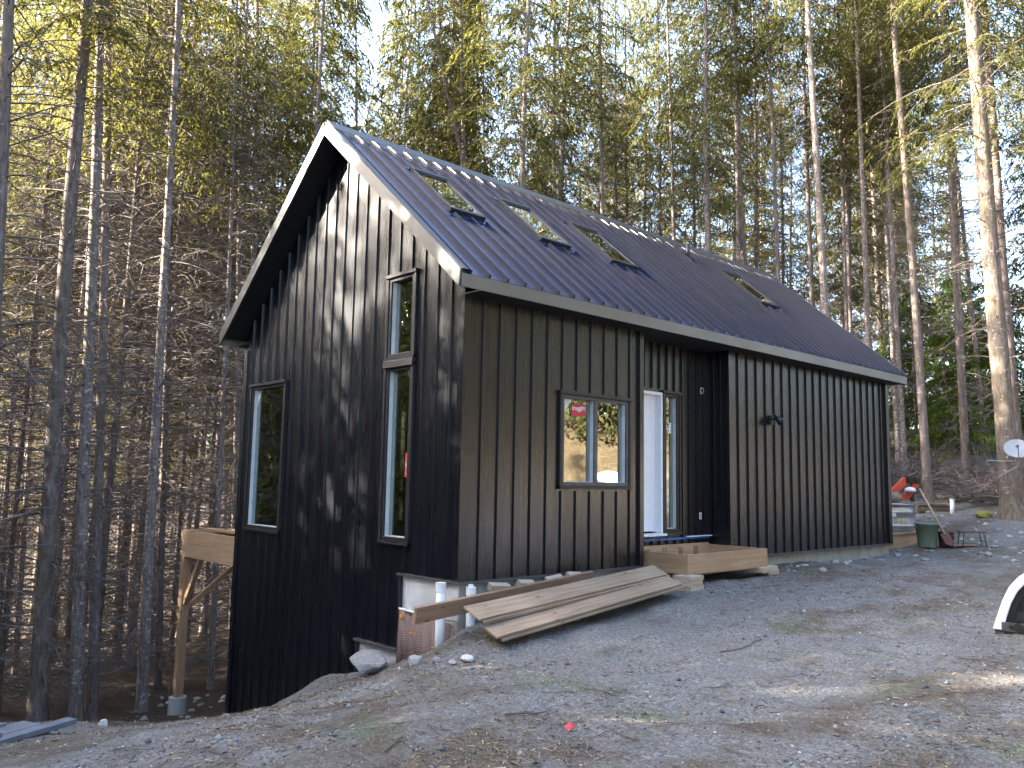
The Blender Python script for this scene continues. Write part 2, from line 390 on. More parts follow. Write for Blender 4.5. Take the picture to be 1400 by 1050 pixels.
def wall(name, O, S, N, s0, s1, top, bot, holes, breaks=(), start=0.0, sp=.3048, ribs=True, mat='siding', ribname='batten', rp=.036, parent=house):
    O, S, N = Vector(O), Vector(S), Vector(N); Z = Vector((0, 0, 1))
    cuts = sorted(set([s0, s1] + [b for b in breaks if s0 < b < s1] + [x for h in holes for x in h[:2] if s0 < x < s1]))
    mb = MB()
    for a, b in zip(cuts[:-1], cuts[1:]):
        c = (a + b) / 2; hs = sorted([h for h in holes if h[0] < c < h[1]], key=lambda h: h[2])
        lo = (bot(a + 1e-4), bot(b - 1e-4))
        spans = []
        for h in hs: spans.append((lo, (h[2], h[2]))); lo = (h[3], h[3])
        spans.append((lo, (top(a), top(b))))
        for l, t in spans:
            q = [O + S * a + Z * l[0], O + S * b + Z * l[1], O + S * b + Z * t[1], O + S * a + Z * t[0]]
            mb.prism([p for p in q], -N * .02)
    o = mb.build(name, MAT[mat], parent)
    if ribs:
        rb = MB(); s = start
        while s < s1 - .02:
            if s > s0 + .02:
                hs = sorted([h for h in holes if h[0] - .03 < s < h[1] + .03], key=lambda h: h[2]); lo = bot(s)
                sp_ = []
                for h in hs: sp_.append((lo, h[2] - .06)); lo = h[3] + .06
                sp_.append((lo, top(s)))
                for l, t in sp_:
                    if t - l > .05:
                        t -= .012; c = O + S * s
                        rb.prism([c - S * .007 + Z * l + N * .001, c + S * .007 + Z * l + N * .001, c + S * .0055 + Z * l + N * rp, c - S * .0055 + Z * l + N * rp], Z * (t - l))
            s += sp
        rb.build(ribname, MAT['rib'], o)
    return o

LW = (4.4662, 5.6268, .34, 2.701)      # gable picture window (y0,y1,z0,z1)
TU = (1.0236, 1.6061, 2.82, 3.924)     # tall window upper / lower light
TL = (1.0236, 1.6061, .391, 2.69)
SW = (1.7199, 3.1333, 1.1468, 2.3846)  # slider on the long wall
RW1, RW2 = (.62, 3.3, .34, 2.70), (6.2, 8.8, .34, 2.6)   # unseen rear windows over the deck, put in to light the rooms
def gbot(y): return 0.0 if y < 1.145 else (-.95 if y < 2.09 else (-1.67 if y < 3.05 else -3.3))
NX, NY = Vector((-1, 0, 0)), Vector((0, -1, 0))
TW = (TU[0], TU[1], TL[2], TU[3])
wall('gable_wall', (0,0,0), (0,1,0), NX, 0, W, gtop, gbot, [LW, TW], (1.145, 2.09, 3.05, W/2), start=.24, sp=.2885, rp=.024)
wall('front_wall', (0,0,0), (1,0,0), NY, 0, XS, lambda s: ZT, lambda s: 0., [SW], start=.29, sp=.2885, rp=.026)
wall('front_wall', (0,0,0), (1,0,0), NY, XR, L, lambda s: ZT, lambda s: 0., [], start=XR+.29, sp=.2975, rp=.030)
DR = (3.53, 4.515, .41, 2.66); SL = (4.565, 4.955, .425, 2.655)
wall('recess_wall', (0,RD,0), (1,0,0), NY, XS, XR, lambda s: ZT, lambda s: .0, [DR, SL], start=XS+.2, sp=.2)
wall('recess_side_wall', (XR,0,0), (0,1,0), NX, 0, RD, lambda s: ZT, lambda s: 0., [], start=.14, sp=.14, rp=.015)
wall('recess_side_wall', (XS,0,0), (0,1,0), -NX, 0, RD, lambda s: ZT, lambda s: 0., [], ribs=False)
wall('rear_wall', (0,W,0), (1,0,0), -NY, 0, L, lambda s: ZT, lambda s: -3.3, [RW1, RW2], start=.3)
wall('end_gable_wall', (L,0,0), (0,1,0), -NX, 0, W, gtop, lambda s: 0.0, [], (W/2,), start=.3)
# corner trims, bottom flashing
t = MB()
t.box((-.038, -.038, 0), (.07, -.001, ZT)); t.box((-.038, -.0005, 0), (-.001, .07, ZT)); t.build('corner_trim', MAT['siding'], house)
t = MB(); t.box((L-.09, -.055, 0), (L+.055, -.001, ZT)); t.build('corner_trim', MAT['siding'], house)
t = MB(); t.box((XR-.045, -.052, 0), (XR+.10, -.001, ZT)); t.build('corner_trim', MAT['siding'], house)
t = MB(); t.box((XS-.07, -.045, 0), (XS+.02, -.001, ZT)); t.build('corner_trim', MAT['siding'], house)
t = MB(); t.box((-.036, W-.06, -3.3), (-.001, W+.06, ZT-.1)); t.build('corner_trim', MAT['siding'], house)
for a_, b_ in (((-.05, -.05, -.035), (XS, -.0, -.002)), ((XR, -.06, -.035), (L+.05, 0, -.002)), ((-.05, 0, -.03), (-.0, 1.20, -.002)), ((-.06, 1.15, -.985), (0, 2.13, -.952)), ((-.06, 2.08, -1.70), (0, 3.09, -1.672))):
    t = MB(); t.box(a_, b_); t.build('base_flashing', MAT['frame_grey'], house)
for a_, b_ in (((-.045, 1.11, -.95), (-.001, 1.15, 0.0)), ((-.045, 2.055, -1.67), (-.001, 2.092, -.95)), ((-.045, 3.02, -3), (-.001, 3.055, -1.67))):
    t = MB(); t.box(a_, b_); t.build('step_trim', MAT['frame'], house)
# foundation
f = MB(); f.box((.022, .022, -4), (XS, W-.03, -.03)); f.box((XS, RD+.03, -4), (XR, W-.03, .0)); f.box((XR, .022, -4), (L-.02, W-.03, -.03))
f.box((XS-.001, .1, -4), (XR+.001, RD+.029, -.04))
found = f.build('foundation', MAT['concrete'], house)
f = MB(); f.box((.004, .001, -.46), (.0215, 1.11, -.035)); f.box((.004, 1.15, -1.30), (.0215, 2.06, -.986)); f.box((.004, 2.1, -1.98), (.0215, 3.0, -1.70)); f.build('foundation_panel', MAT['whitepanel'], found)

# interior shell: liner behind the outer skin, floor, studs
inn = MB()
it = MB()
def liner(O, S, N, s0, s1, top, holes):
    O, S, N = Vector(O), Vector(S), Vector(N); Z = Vector((0,0,1))
    cuts = sorted(set([s0, s1, (s0+s1)/2] + [x for h in holes for x in h[:2]]))
    for a, b in zip(cuts[:-1], cuts[1:]):
        c = (a+b)/2; lo = -.02; sp = []
        for h in sorted([h for h in holes if h[0] < c < h[1]], key=lambda h: h[2]): sp.append((lo, h[2])); lo = h[3]
        for l, t_ in sp: it.prism([O+S*a+Z*l, O+S*b+Z*l, O+S*b+Z*t_, O+S*a+Z*t_], N*.02)
        it.prism([O+S*a+Z*lo, O+S*b+Z*lo, O+S*b+Z*top(b), O+S*a+Z*top(a)], N*.02)
gt2 = lambda y: gtop(y) - .12
liner((.15,0,0), (0,1,0), NX*-1, .15, W-.15, gt2, [LW, TW])
liner((0,.15,0), (1,0,0), (0,1,0), .172, XS, lambda s: ZT-.1, [SW])
liner((0,W-.13,0), (1,0,0), (0,-1,0), .172, L-.2, lambda s: ZT-.1, [RW1, RW2])
it.build('interior_lining', MAT['osb'], house)
t = MB(); t.box((.18, .18, .22), (XS-.03, W-.03, .30)); t.box((XS-.029, RD+.16, .22), (L-.2, W-.03, .30)); t.build('interior_floor', MAT['osb'], house)
t = MB()
t.prism([(5.0, .6, .3), (5.0, W-.2, .3), (5.0, W-.2, 3.2), (5.0, W/2, 5.4), (5.0, .6, 3.4)], (.03, 0, 0))
t.build('interior_partition', MAT['osb'], house)
t = MB()
for yy in np.arange(.5, 5.6, .4): t.box((4.86, yy, .3), (4.99, yy+.04, 3.3))
t.beam((.27, 5.66, 2.9), (.27, 4.88, .32), .09, .04, (1,0,0))
t.build('interior_stud', MAT['stud'], house)

# windows -------------------------------------------------------------
def window(name, O, S, N, h, fw=.05, proud=.028, mull=(), mat='frame', spacer=True, head=True):
    O, S, N = Vector(O), Vector(S), Vector(N); Z = Vector((0,0,1)); s0, s1, z0, z1 = h
    pt = lambda s, z, n: O + S*s + Z*z + N*n
    fr = MB()
    def bar(a, b, c, d, n0, n1, mb=fr): 
        mb.hexa([pt(a,c,n0), pt(b,c,n0), pt(b,c,n1), pt(a,c,n1), pt(a,d,n0), pt(b,d,n0), pt(b,d,n1), pt(a,d,n1)])
    bar(s0, s0+fw, z0, z1, -.06, proud); bar(s1-fw, s1, z0, z1, -.06, proud)
    bar(s0+fw, s1-fw, z0, z0+fw, -.06, proud); bar(s0+fw, s1-fw, z1-fw, z1, -.06, proud)
    for q in mull: bar(q-.035, q+.035, z0+fw, z1-fw, -.059, proud-.004)
    o = fr.build(name, MAT[mat], house, bevel=.004)
    jl = MB(); bar(s0, s0+fw, z0, z1, -.21, -.092, jl); bar(s1-fw, s1, z0, z1, -.21, -.092, jl); bar(s0+fw, s1-fw, z0, z0+fw, -.21, -.092, jl); bar(s0+fw, s1-fw, z1-fw, z1, -.21, -.092, jl)
    jl.build('lumber_reveal', MAT['stud'], o)
    vl = MB(); bar(s0, s0+fw, z0, z1, -.0915, -.0865, vl); bar(s1-fw, s1, z0, z1, -.0915, -.0865, vl); bar(s0+fw, s1-fw, z0, z0+fw, -.0915, -.0865, vl); bar(s0+fw, s1-fw, z1-fw, z1, -.0915, -.0865, vl)
    vl.build('vinyl_edge', MAT['spacer'], o)
    tr = MB(); e = .045
    bar(s0-e, s0-.001, z0-e, z1+e, 0.001, .042, tr); bar(s1+.001, s1+e, z0-e, z1+e, .001, .042, tr)
    if head: bar(s0-e-.02, s1+e+.02, z1+.002, z1+e, .0015, .062, tr)
    bar(s0-e, s1+e, z0-e, z0-.002, .0015, .055, tr)
    tr.build('casing', MAT['frame' if mat == 'frame' else 'frame'], o)
    edges = [s0+fw] + [x for q in mull for x in (q-.035, q+.035)] + [s1-fw]
    for a, b in zip(edges[::2], edges[1::2]):
        g = MB(); g.prism([pt(a-.004, z0+fw-.004, -.056), pt(b+.004, z0+fw-.004, -.056), pt(b+.004, z1-fw+.004, -.056), pt(a-.004, z1-fw+.004, -.056)], -N*.005)
        g.build('pane', MAT['glass'], o)
        if spacer:
            p = MB(); bar(a-.001, a+.008, z0+fw-.001, z1-fw+.001, -.0555, .0, p); bar(b-.008, b+.001, z0+fw-.001, z1-fw+.001, -.0555, .0, p); bar(a+.0085, b-.0085, z0+fw-.001, z0+fw+.007, -.0555, .0, p); p.build('pane_spacer', MAT['spacer'], o)
    return o, pt
gw, gp = window('window', (0,0,0), (0,1,0), NX, LW)
tu, tup = window('window', (0,0,0), (0,1,0), NX, TU, spacer=True)
tl, tlp = window('window', (0,0,0), (0,1,0), NX, TL, head=False)
t = MB(); t.box((-.068, TU[0]-.045, TL[3]-.01), (-.002, TU[1]+.045, TU[2]-.046)); t.build('transom_bar', MAT['trim'], house, bevel=.004)
sw, swp = window('window', (0,0,0), (1,0,0), NY, SW, mull=(2.42,), mat='frame_grey')
window('window', (0,W,0), (1,0,0), -NY, RW1, mull=(1.96,), mat='frame'); window('window', (0,W,0), (1,0,0), -NY, RW2, mull=(7.5,), mat='frame')  # added rear windows, out of view, that brighten the interior
sl, slp = window('sidelight', (0,RD,0), (1,0,0), NY, SL, fw=.05)
# paper stickers on the glass
def sticker(name, pt, s, z, wd, hh, mat, par, n=-.054, tri=None):
    mb = MB()
    if tri: mb.prism([pt(*q, n) for q in tri], (pt(0,0,.002) - pt(0,0,0)))
    else: mb.prism([pt(s,z,n), pt(s+wd,z,n), pt(s+wd,z+hh,n), pt(s,z+hh,n)], (pt(0,0,.002) - pt(0,0,0)))
    return mb.build(name, MAT[mat], par)
MAT['red_paper'] = simple('red sticker', (.55, .03, .04), .5, var=.05)
MAT['white_paper'] = simple('white sticker', (.75, .78, .74), .6, var=.08)
MAT['green_paper'] = simple('green print', (.10, .30, .16), .6, var=.1)
def text_mesh(txt, size, mat, par, origin, sdir, udir, ndir, name='lettering'):
    cu = bpy.data.curves.new(name, 'FONT'); cu.body = txt; cu.size = size; cu.align_x = 'CENTER'; cu.align_y = 'CENTER'; cu.extrude = .0008; cu.offset = .0012
    ob = bpy.data.objects.new('tmp', cu); COL.objects.link(ob); dg = bpy.context.evaluated_depsgraph_get(); dg.update()
    me = bpy.data.meshes.new_from_object(ob.evaluated_get(dg)); bpy.data.objects.remove(ob)
    co = np.zeros(len(me.vertices) * 3, np.float32); me.vertices.foreach_get('co', co); co = co.reshape(-1, 3)
    B = np.array([Vector(sdir), Vector(udir), Vector(ndir)]); co = co @ B + np.array(Vector(origin))
    me.vertices.foreach_set('co', co.ravel().astype(np.float32)); me.materials.clear(); me.update()
    return link(name, me, MAT[mat], par)
sticker('sticker', swp, 1.99, 2.11, .30, .17, 'red_paper', sw)
text_mesh('Milgard', .092, 'white_paper', sw, swp(2.14, 2.215, -.0505), (-1,0,0), (0,0,1), NY)
sticker('corner_sticker', swp, 0, 0, 0, 0, 'white_paper', sw, tri=[(1.772, 2.33), (1.772, 2.06), (1.99, 2.33)])
sticker('corner_print', swp, 0, 0, 0, 0, 'green_paper', sw, n=-.0515, tri=[(1.785, 2.26), (1.785, 2.16), (1.83, 2.22), (1.83, 2.26)])
sticker('sticker', tlp, 1.095, 1.22, .125, .32, 'red_paper', tl)
text_mesh('Milgard', .085, 'white_paper', tl, tlp(1.158, 1.38, -.0505), (0,0,-1), (0,-1,0), NX)
sticker('corner_sticker', tlp, 0, 0, 0, 0, 'white_paper', tl, tri=[(1.078, 2.635), (1.24, 2.635), (1.078, 2.34)])
sticker('corner_print', tlp, 0, 0, 0, 0, 'green_paper', tl, n=-.0515, tri=[(1.09, 2.56), (1.15, 2.56), (1.09, 2.47)])
sticker('corner_sticker', gp, 0, 0, 0, 0, 'white_paper', gw, tri=[(5.572, 2.645), (5.572, 2.35), (5.42, 2.645)])
sticker('corner_sticker', slp, 0, 0, 0, 0, 'white_paper', sl, tri=[(4.613, 2.605), (4.613, 2.38), (4.78, 2.605)])
sticker('sticker', slp, 4.78, 2.02, .07, .17, 'white_paper', sl)

# door: white jamb with the slab set back
dr = MB(); x0, x1, z0, z1 = DR; yb = RD
dr.box((x0, yb-.03, z0), (x0+.05, yb+.14, z1)); dr.box((x1-.05, yb-.03, z0), (x1, yb+.14, z1)); dr.box((x0+.05, yb-.03, z1-.05), (x1-.05, yb+.14, z1))
door = dr.build('door', MAT['white'], house, bevel=.003)
t = MB(); t.box((x0+.05, yb+.07, z0+.03), (x1-.05, yb+.115, z1-.05)); t.build('slab', MAT['white'], door)
t = MB(); t.box((x0-.02, yb-.09, z0-.035), (x1+.03, yb+.12, z0)); t.build('threshold', MAT['white'], door)
t = MB(); t.box((x1-.075, yb+.055, z0+.03), (x1-.05, yb+.069, z1-.05)); t.build('door_stop', MAT['white'], door)
# porch bits
t = MB(); t.box((XS+.05, RD-.055, .30), (XR-.02, RD-.045, .335)); t.build('ledger_tape', MAT['tape'], house)
t = MB(); t.box((5.1, RD-.10, .337), (XR-.02, RD-.045, .35)); t.build('sill_flashing', MAT['white'], house)
ol = MB(); ol.box((5.49, RD-.035, .60), (5.58, RD-.003, .74)); out = ol.build('outlet', MAT['frame'], house)
t = MB(); t.box((5.505, RD-.041, .615), (5.565, RD-.036, .725)); ob_ = t.build('outlet_plate', MAT['white'], out)
t = MB(); [t.box((5.525, RD-.044, z), (5.545, RD-.0415, z+.03)) for z in (.635, .675)]; t.build('socket', MAT['black'], out)
t = MB(); ring = [(5.62 + .045*math.cos(a), RD-.03, 2.79 + .045*math.sin(a)) for a in np.linspace(-.9, 4.4, 16)]
t.tube([(5.62, RD, 2.74), (5.62, RD-.03, 2.74)] + ring[:0], .012, 8); t.tube(ring, .009, 8); t.build('cable_loop', MAT['pvc'], house)
# wall lamp
lx, lz = 7.12, 2.36
wl = MB(); wl.box((lx-.07, -.065, lz-.09), (lx+.07, -.037, lz+.09)); lamp = wl.build('wall_lamp', MAT['black'], house, bevel=.006)
t = MB(); t.tube([(lx, -.06, lz+.01), (lx+.01, -.13, lz+.02)], .02, 8); t.build('bracket', MAT['black'], lamp)
t = MB(); t.tube([(lx+.02, -.10, lz+.07), (lx+.05, -.17, lz+.0), (lx+.08, -.22, lz-.05)], [.03, .055, .075], 16); t.build('lamp_shade', MAT['black'], lamp, True)
# vents / small nail trims on siding
# roof -----------------------------------------------------------------
rx0, rx1 = -OG, L + OG
ang = math.atan(slope); un = Vector((0, -math.sin(ang), math.cos(ang))); us = Vector((0, math.cos(ang), math.sin(ang)))
LEN = (W/2 + OE) / math.cos(ang)
def roof_side(front):
    sg = 1 if front else -1; e = Vector((0, -OE if front else W + OE, ZE)); s = Vector((0, us.y*sg, us.z)); n = Vector((0, un.y*sg, un.z))
    r = MB(); r.prism([e + Vector((rx0,0,0)), e + Vector((rx1,0,0)), e + s*LEN + Vector((rx1,0,0)), e + s*LEN + Vector((rx0,0,0))][::sg], -n*.05)
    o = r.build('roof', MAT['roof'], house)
    sk = SKY if front else []
    rb = MB(); x = rx0 + .13
    while x < rx1 - .05:
        segs = [(-.02, LEN - .16)]
        for (a, b, c, d) in sk:
            if a - .06 < x < b + .06:
                segs = [q for (l, h) in segs for q in ((l, c - .10), (d + .12, h))]
        for l, h in segs:
            p = e + s*l + Vector((x, 0, 0)); q = e + s*h + Vector((x, 0, 0))
            rb.prism([p + Vector((-.016,0,0)) + n*.001, p + Vector((.016,0,0)) + n*.001, p + Vector((.012,0,0)) + n*.058, p + Vector((-.012,0,0)) + n*.058], q - p)
        x += .2985
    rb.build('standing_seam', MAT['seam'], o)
    # fascia and soffit along the eave
    y0 = e.y; fm = MB()
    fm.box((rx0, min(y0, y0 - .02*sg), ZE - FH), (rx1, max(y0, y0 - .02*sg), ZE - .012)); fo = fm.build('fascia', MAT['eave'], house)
    sf = MB(); ya, yb2 = (y0 + .001, 0.0) if front else (W, y0 - .001)
    sf.box((-.036, ya, ZT + .001), (rx1 - .02, yb2 + (.0 if not front else .0), ZT + .016)); sf.build('soffit', MAT['soffit'], house)
    return o, e, s, n
# skylights: (x0, x1, distance up the slope low, high)
def sl_s(y): return (y + OE) / math.cos(ang)
SKY = [(.66, 1.31, sl_s(1.20), sl_s(2.14)), (2.36, 3.04, sl_s(1.10), sl_s(2.06)), (3.98, 4.70, sl_s(1.06), sl_s(2.02)), (8.88, 9.60, sl_s(1.16), sl_s(2.12))]
roof, e0, s0v, n0v = roof_side(True); roof_side(False)
t = MB(); t.prism([(XS, .0, ZT+.003), (XR, .0, ZT+.003), (XR, RD, ZT+.003), (XS, RD, ZT+.003)], (0,0,.014)); t.build('soffit', MAT['soffit'], house)
for (a, b, c, d) in SKY:
    X = Vector((1,0,0)); o_ = lambda x, sv, n: e0 + X*x + s0v*sv + n0v*n
    fr = MB(); 
    def bar(x0_, x1_, c0, c1, n0, n1, mb):
        mb.hexa([o_(x0_,c0,n0), o_(x1_,c0,n0), o_(x1_,c1,n0), o_(x0_,c1,n0), o_(x0_,c0,n1), o_(x1_,c0,n1), o_(x1_,c1,n1), o_(x0_,c1,n1)])
    fw = .045; hn = .075
    bar(a, a+fw, c, d, .001, hn, fr); bar(b-fw, b, c, d, .001, hn, fr); bar(a+fw, b-fw, c, c+fw+.03, .001, hn, fr); bar(a+fw, b-fw, d-fw, d, .001, hn, fr)
    bar(a+.01, b-.01, d-.01, d+.10, .002, hn+.015, fr)
    so_ = fr.build('skylight', MAT['frame'], house, bevel=.006)
    gl = MB(); bar(a+fw-.003, b-fw+.003, c+fw+.02, d-fw+.003, .052, .060, gl); gl.build('pane', MAT['glass'], so_)
    ap = MB(); bar(a-.05, b+.07, c-.12, c-.001, .002, .012, ap); bar(b+.001, b+.05, c-.001, d+.1, .002, .02, ap); bar(a-.05, a-.001, c-.001, d+.1, .002, .02, ap)
    bar(a-.05, b+.05, d+.101, d+.2, .002, .03, ap)
    ap.build('flashing_apron', MAT['roof'], so_)
# ridge cap
t = MB(); rp_ = Vector((0, W/2, ZR))
for sg in (1, -1):
    s = Vector((0, us.y*sg, us.z)); n = Vector((0, un.y*sg, un.z)); a_ = rp_ + n*.062
    t.prism([a_ - s*.26 + Vector((rx0-.01,0,0)), a_ + Vector((rx0-.01,0,.012)), a_ + Vector((rx1+.01,0,.012)), a_ - s*.26 + Vector((rx1+.01,0,0))], n*.004)
t.build('ridge_cap', MAT['trim'], roof)
# rake boards on both gables
def rake(x, out):
    t = MB(); 
    for sg in (1, -1):
        s = Vector((0, us.y*sg, us.z)); n = Vector((0, un.y*sg, un.z)); e = Vector((x, -OE if sg == 1 else W + OE, ZE))
        up = n*.048; dn = -n*.12
        t.prism([e + up - s*.0, e + s*LEN + up, e + s*LEN + Vector((0,0,-.115/math.cos(ang))), e + Vector((0, 0, -FH))], (out*.03, 0, 0))
        t.prism([e + up + n*.001, e + s*LEN + up + n*.001, e + s*LEN + up + n*.001 - Vector((out*.09,0,0)), e + up + n*.001 - Vector((out*.09,0,0))], n*.006)
    t.build('rake_board', MAT['trim'], house)
rake(rx0, -1); rake(rx1, 1)
t = MB()
for sg in (1, -1):
    s = Vector((0, us.y*sg, us.z)); n = Vector((0, un.y*sg, un.z)); e = Vector((rx0 + .001, -OE if sg == 1 else W + OE, ZE)) - n*.10
    t.prism([e + s*.05, e + s*(LEN - .02), e + s*(LEN - .02) + Vector((OG + .05,0,0)), e + s*.05 + Vector((OG + .05,0,0))], -n*.012)
t.build('rake_soffit', MAT['soffit'], house)
# inner roof deck (closes the attic against light)
# plumbing vent
vp = e0 + Vector((8.02, 0, 0)) + s0v*sl_s(2.35)
t = MB(); t.tube([vp - Vector((0,0,.05)), vp + Vector((0,0,.33))], .045, 12); ve = t.build('roof_vent', MAT['frame'], house, True)
t = MB(); t.tube([vp + n0v*.0, vp + n0v*.05], [.13, .06], 12); t.build('boot', MAT['frame'], ve)

# ------------------------------------------------------------------ things at the foundation
MAT['mesh_brown'] = None
def membrane_mat():
    m = NM('dimpled brown drainage sheet'); c = m.coord('Object', (1, 1, 1)); v = m.n('ShaderNodeTexVoronoi'); v.inputs['Scale'].default_value = 34; v.inputs['Randomness'].default_value = 0.0
    m.l(c, v.inputs['Vector'])
    m.set(Base_Color=m.ramp(v.outputs['Distance'], [(.15, (.27, .19, .165)), (.42, (.12, .075, .065))]), Roughness=.55); m.bump(m.math('MULTIPLY', v.outputs['Distance'], -1.), .9, .012); return m.mat
MAT['mesh_brown'] = membrane_mat()
mp = empty('drainage_sheet', (0, .5, -.6), 0, 'brown dimpled drainage sheet hung against the foundation corner', 'drainage sheet')
t = MB(); n = 24
vs_ = []; 
for i in range(n + 1):
    y = 1.105 - i/n*1.17; xo = -.035 - .02*math.sin(i*1.1) - .05*(i/n)**2
    vs_ += [(xo, y-.5, .16 - .05*(i/n)), (xo - .04, y-.5, -.75)]
t.add(vs_, [(2*i, 2*i+2, 2*i+3, 2*i+1) for i in range(n)]); so_ = t.build('sheet', MAT['mesh_brown'], mp, True)
md = so_.modifiers.new('thick', 'SOLIDIFY'); md.thickness = .008
t = MB(); t.tube([(-.05, .60, .165), (-.055, .3, .155), (-.06, .05, .14)], .014, 6); t.build('top_strip', MAT['pvc'], mp)
MAT['orange'] = simple('orange tape', (.75, .28, .02), .5)
t = MB()
for (y, z, w_, h_) in ((.50, .05, .05, .05), (.20, -.11, .14, .02)): t.box((-.075, y, z), (-.062, y+w_, z+h_))
t.build('marker_tape', MAT['orange'], mp)

def pipe(x, y, z0, z1, r, label, cap):
    o = empty('drain_pipe', (x, y, z0), 0, label, 'pipe', 'white drain pipes at the foundation')
    t = MB(); t.tube([(0,0,0), (0,0,z1-z0)], r, 16); t.build('pipe_tube', MAT['pvc'], o, True)
    t = MB(); t.tube([(0,0,z1-z0-.10), (0,0,z1-z0+.005)], r + .007, 16); 
    if cap: t.tube([(0,0,z1-z0+.005), (0,0,z1-z0+.035)], r*.6, 16)
    t.build('coupling', MAT['pvc'], o)
p1 = onx(603, 797, -.17); pipe(p1.x, p1.y, -1.1, p1.z, .055, 'tall white plastic pipe standing before the brown drainage sheet', False)
p2 = ony(644, 803, -.14); pipe(p2.x, p2.y, -.9, p2.z, .052, 'short capped white pipe beside the pale foundation wall', True)

def plank(name, quad, th, mat, label, cat='plank', group=None, layers=1):
    q = [Vector(p) for p in quad]; c = sum(q, Vector()) / 4
    n = (q[1]-q[0]).cross(q[3]-q[0]).normalized(); 
    if n.z < 0: n = -n
    xa = (q[1]-q[0]).normalized(); ya = n.cross(xa)
    rot = Matrix((xa, ya, n)).transposed()
    mb = MB(); loc = [rot.inverted() @ (p - c) for p in q]
    for p in loc: p.z = 0
    mb.prism(loc, (0,0,-th))
    o = mb.build(name, MAT[mat], None, bevel=.006)
    o.matrix_world = Matrix.Translation(c) @ rot.to_4x4(); tag(o, label, cat, group); return o
# ramp planks (quad: far-left, far-right, near-right, near-left)
G = 'planks leaning on the porch frame'
a1, a2 = ony(633, 831, -.52), ony(893, 774, -.60); b1, b2 = ony(655, 849, -.80), ony(914, 779, -.88)
plank('plank', [a1, a2, b2, b1], .028, 'grey_wood', 'upper of two weathered planks next to the brown beam', 'plank', G)
d = Vector((0, 0, -.032)); k = Vector((.05, -.015, 0))
plank('plank', [a1+d+k, a2+d+k, b2+d+k, b1+d+k], .036, 'grey_wood', 'plank hidden beneath the one beside the brown beam', 'plank', G)
a1, a2 = ony(661, 857, -.78), ony(913, 788, -.84); b1, b2 = ony(679, 872, -1.08), ony(934, 795, -1.14)
plank('plank', [a1, a2, b2, b1], .028, 'grey_wood', 'stained weathered plank lowest on the gravel, nearest the drive', 'plank', G)
k = Vector((.07, -.014, 0))
plank('plank', [a1+d+k, a2+d+k, b2+d+k, b1+d+k], .030, 'grey_wood', 'grey board under the stained plank nearest the drive', 'plank', G)
# long beam behind them
p, q = ony(567, 842, -.30), ony(809, 790, -.22)
t = MB(); t.beam((0,0,0), q - p, .045, .19, (0,-.25,1)); o = t.build('beam', MAT['brown_wood'], None, bevel=.005); o.location = p
tag(o, 'long red brown beam lying against the foundation behind the planks', 'beam')
for i, (u, v, wd, lab) in enumerate(((682, 803, .30, 'pale cut block farthest down the row by the capped pipe'), (719, 799, .29, 'pale cut block second from the capped pipe'), (757, 793, .25, 'chunky dark ended block third along the foundation ledge'), (785, 788, .29, 'pale cut block nearest the porch on the foundation ledge'))):
    p = ony(u, v, -.16); t = MB(); t.box((-wd/2, -.045, -.045), (wd/2, .045, .045)); o = t.build('wood_block', MAT['block_wood'], None, bevel=.006)
    o.location = p; o.rotation_euler = (R(20 + 7*i), R(5 - 12*(i == 2)), R((-4, 6, -12, 3)[i])); tag(o, lab, 'wood block', 'cut wood blocks on the foundation ledge')

# porch frame: open box of rim joists
zt = .20; pf = empty('porch_frame', (3.6, -.72, 0), 0, 'open porch landing frame of fresh lumber below the white door', 'porch frame')
xa, xb, yf, yb = 0.0, 2.16, 0.0, 1.10
t = MB(); t.box((xa, yf, zt-.28), (xb, yf+.04, zt)); t.build('front_rim_joist', MAT['woodx'], pf, bevel=.003)
t = MB(); t.box((xa, yf+.0405, zt-.28), (xa+.04, yb, zt)); t.build('side_rim_joist', MAT['woody'], pf, bevel=.003)
t = MB(); t.box((xb-.04, yf+.0405, zt-.28), (xb, yb, zt)); t.build('side_rim_joist', MAT['woody'], pf, bevel=.003)
t = MB(); t.box((xa+.041, yb-.04, zt-.28), (xb-.041, yb, zt+.03)); t.build('ledger', MAT['woodx'], pf, bevel=.003)
for x in (.45, .87, 1.29, 1.71):
    t = MB(); t.box((x-.05, yb-.06, zt-.22), (x+.05, yb-.041, zt-.01)); t.build('joist_hanger', MAT['chrome'], pf)
t = MB(); t.box((xa+.05, yf+.05, zt-.30), (xb-.05, yb-.05, zt-.285)); t.build('bottom_board', MAT['woodx'], pf)
def blocks(x, y, zt_, labels, cat='wood block'):
    zz = zt_
    for i, (lab, hh, wd, dp) in enumerate(labels):
        t = MB(); t.box((-wd/2, -dp/2, -hh/2), (wd/2, dp/2, hh/2)); o = t.build('wood_block', MAT['block_wood'], None, bevel=.004)
        o.location = (x + .012*(-1)**i, y, zz - hh/2); o.rotation_euler = (0, 0, R(4*(-1)**i)); zz -= hh + .001
        tag(o, lab, cat, 'blocks shimming the porch frame')
blocks(3.60, -.72, -.082, [('pale block topmost under the porch corner nearest the planks', .06, .34, .30), ('middle block under the porch corner nearest the planks', .07, .34, .28), ('earth stained block lowest in the stack by the planks', .15, .36, .3)])
blocks(5.62, -.66, -.082, [('short reddish block under the far porch corner', .08, .32, .26)])
blocks(5.92, -.62, -.085, [('pale offcut beside the far porch corner', .05, .25, .22), ('grey offcut lying beneath the pale one by the porch', .08, .3, .25)])

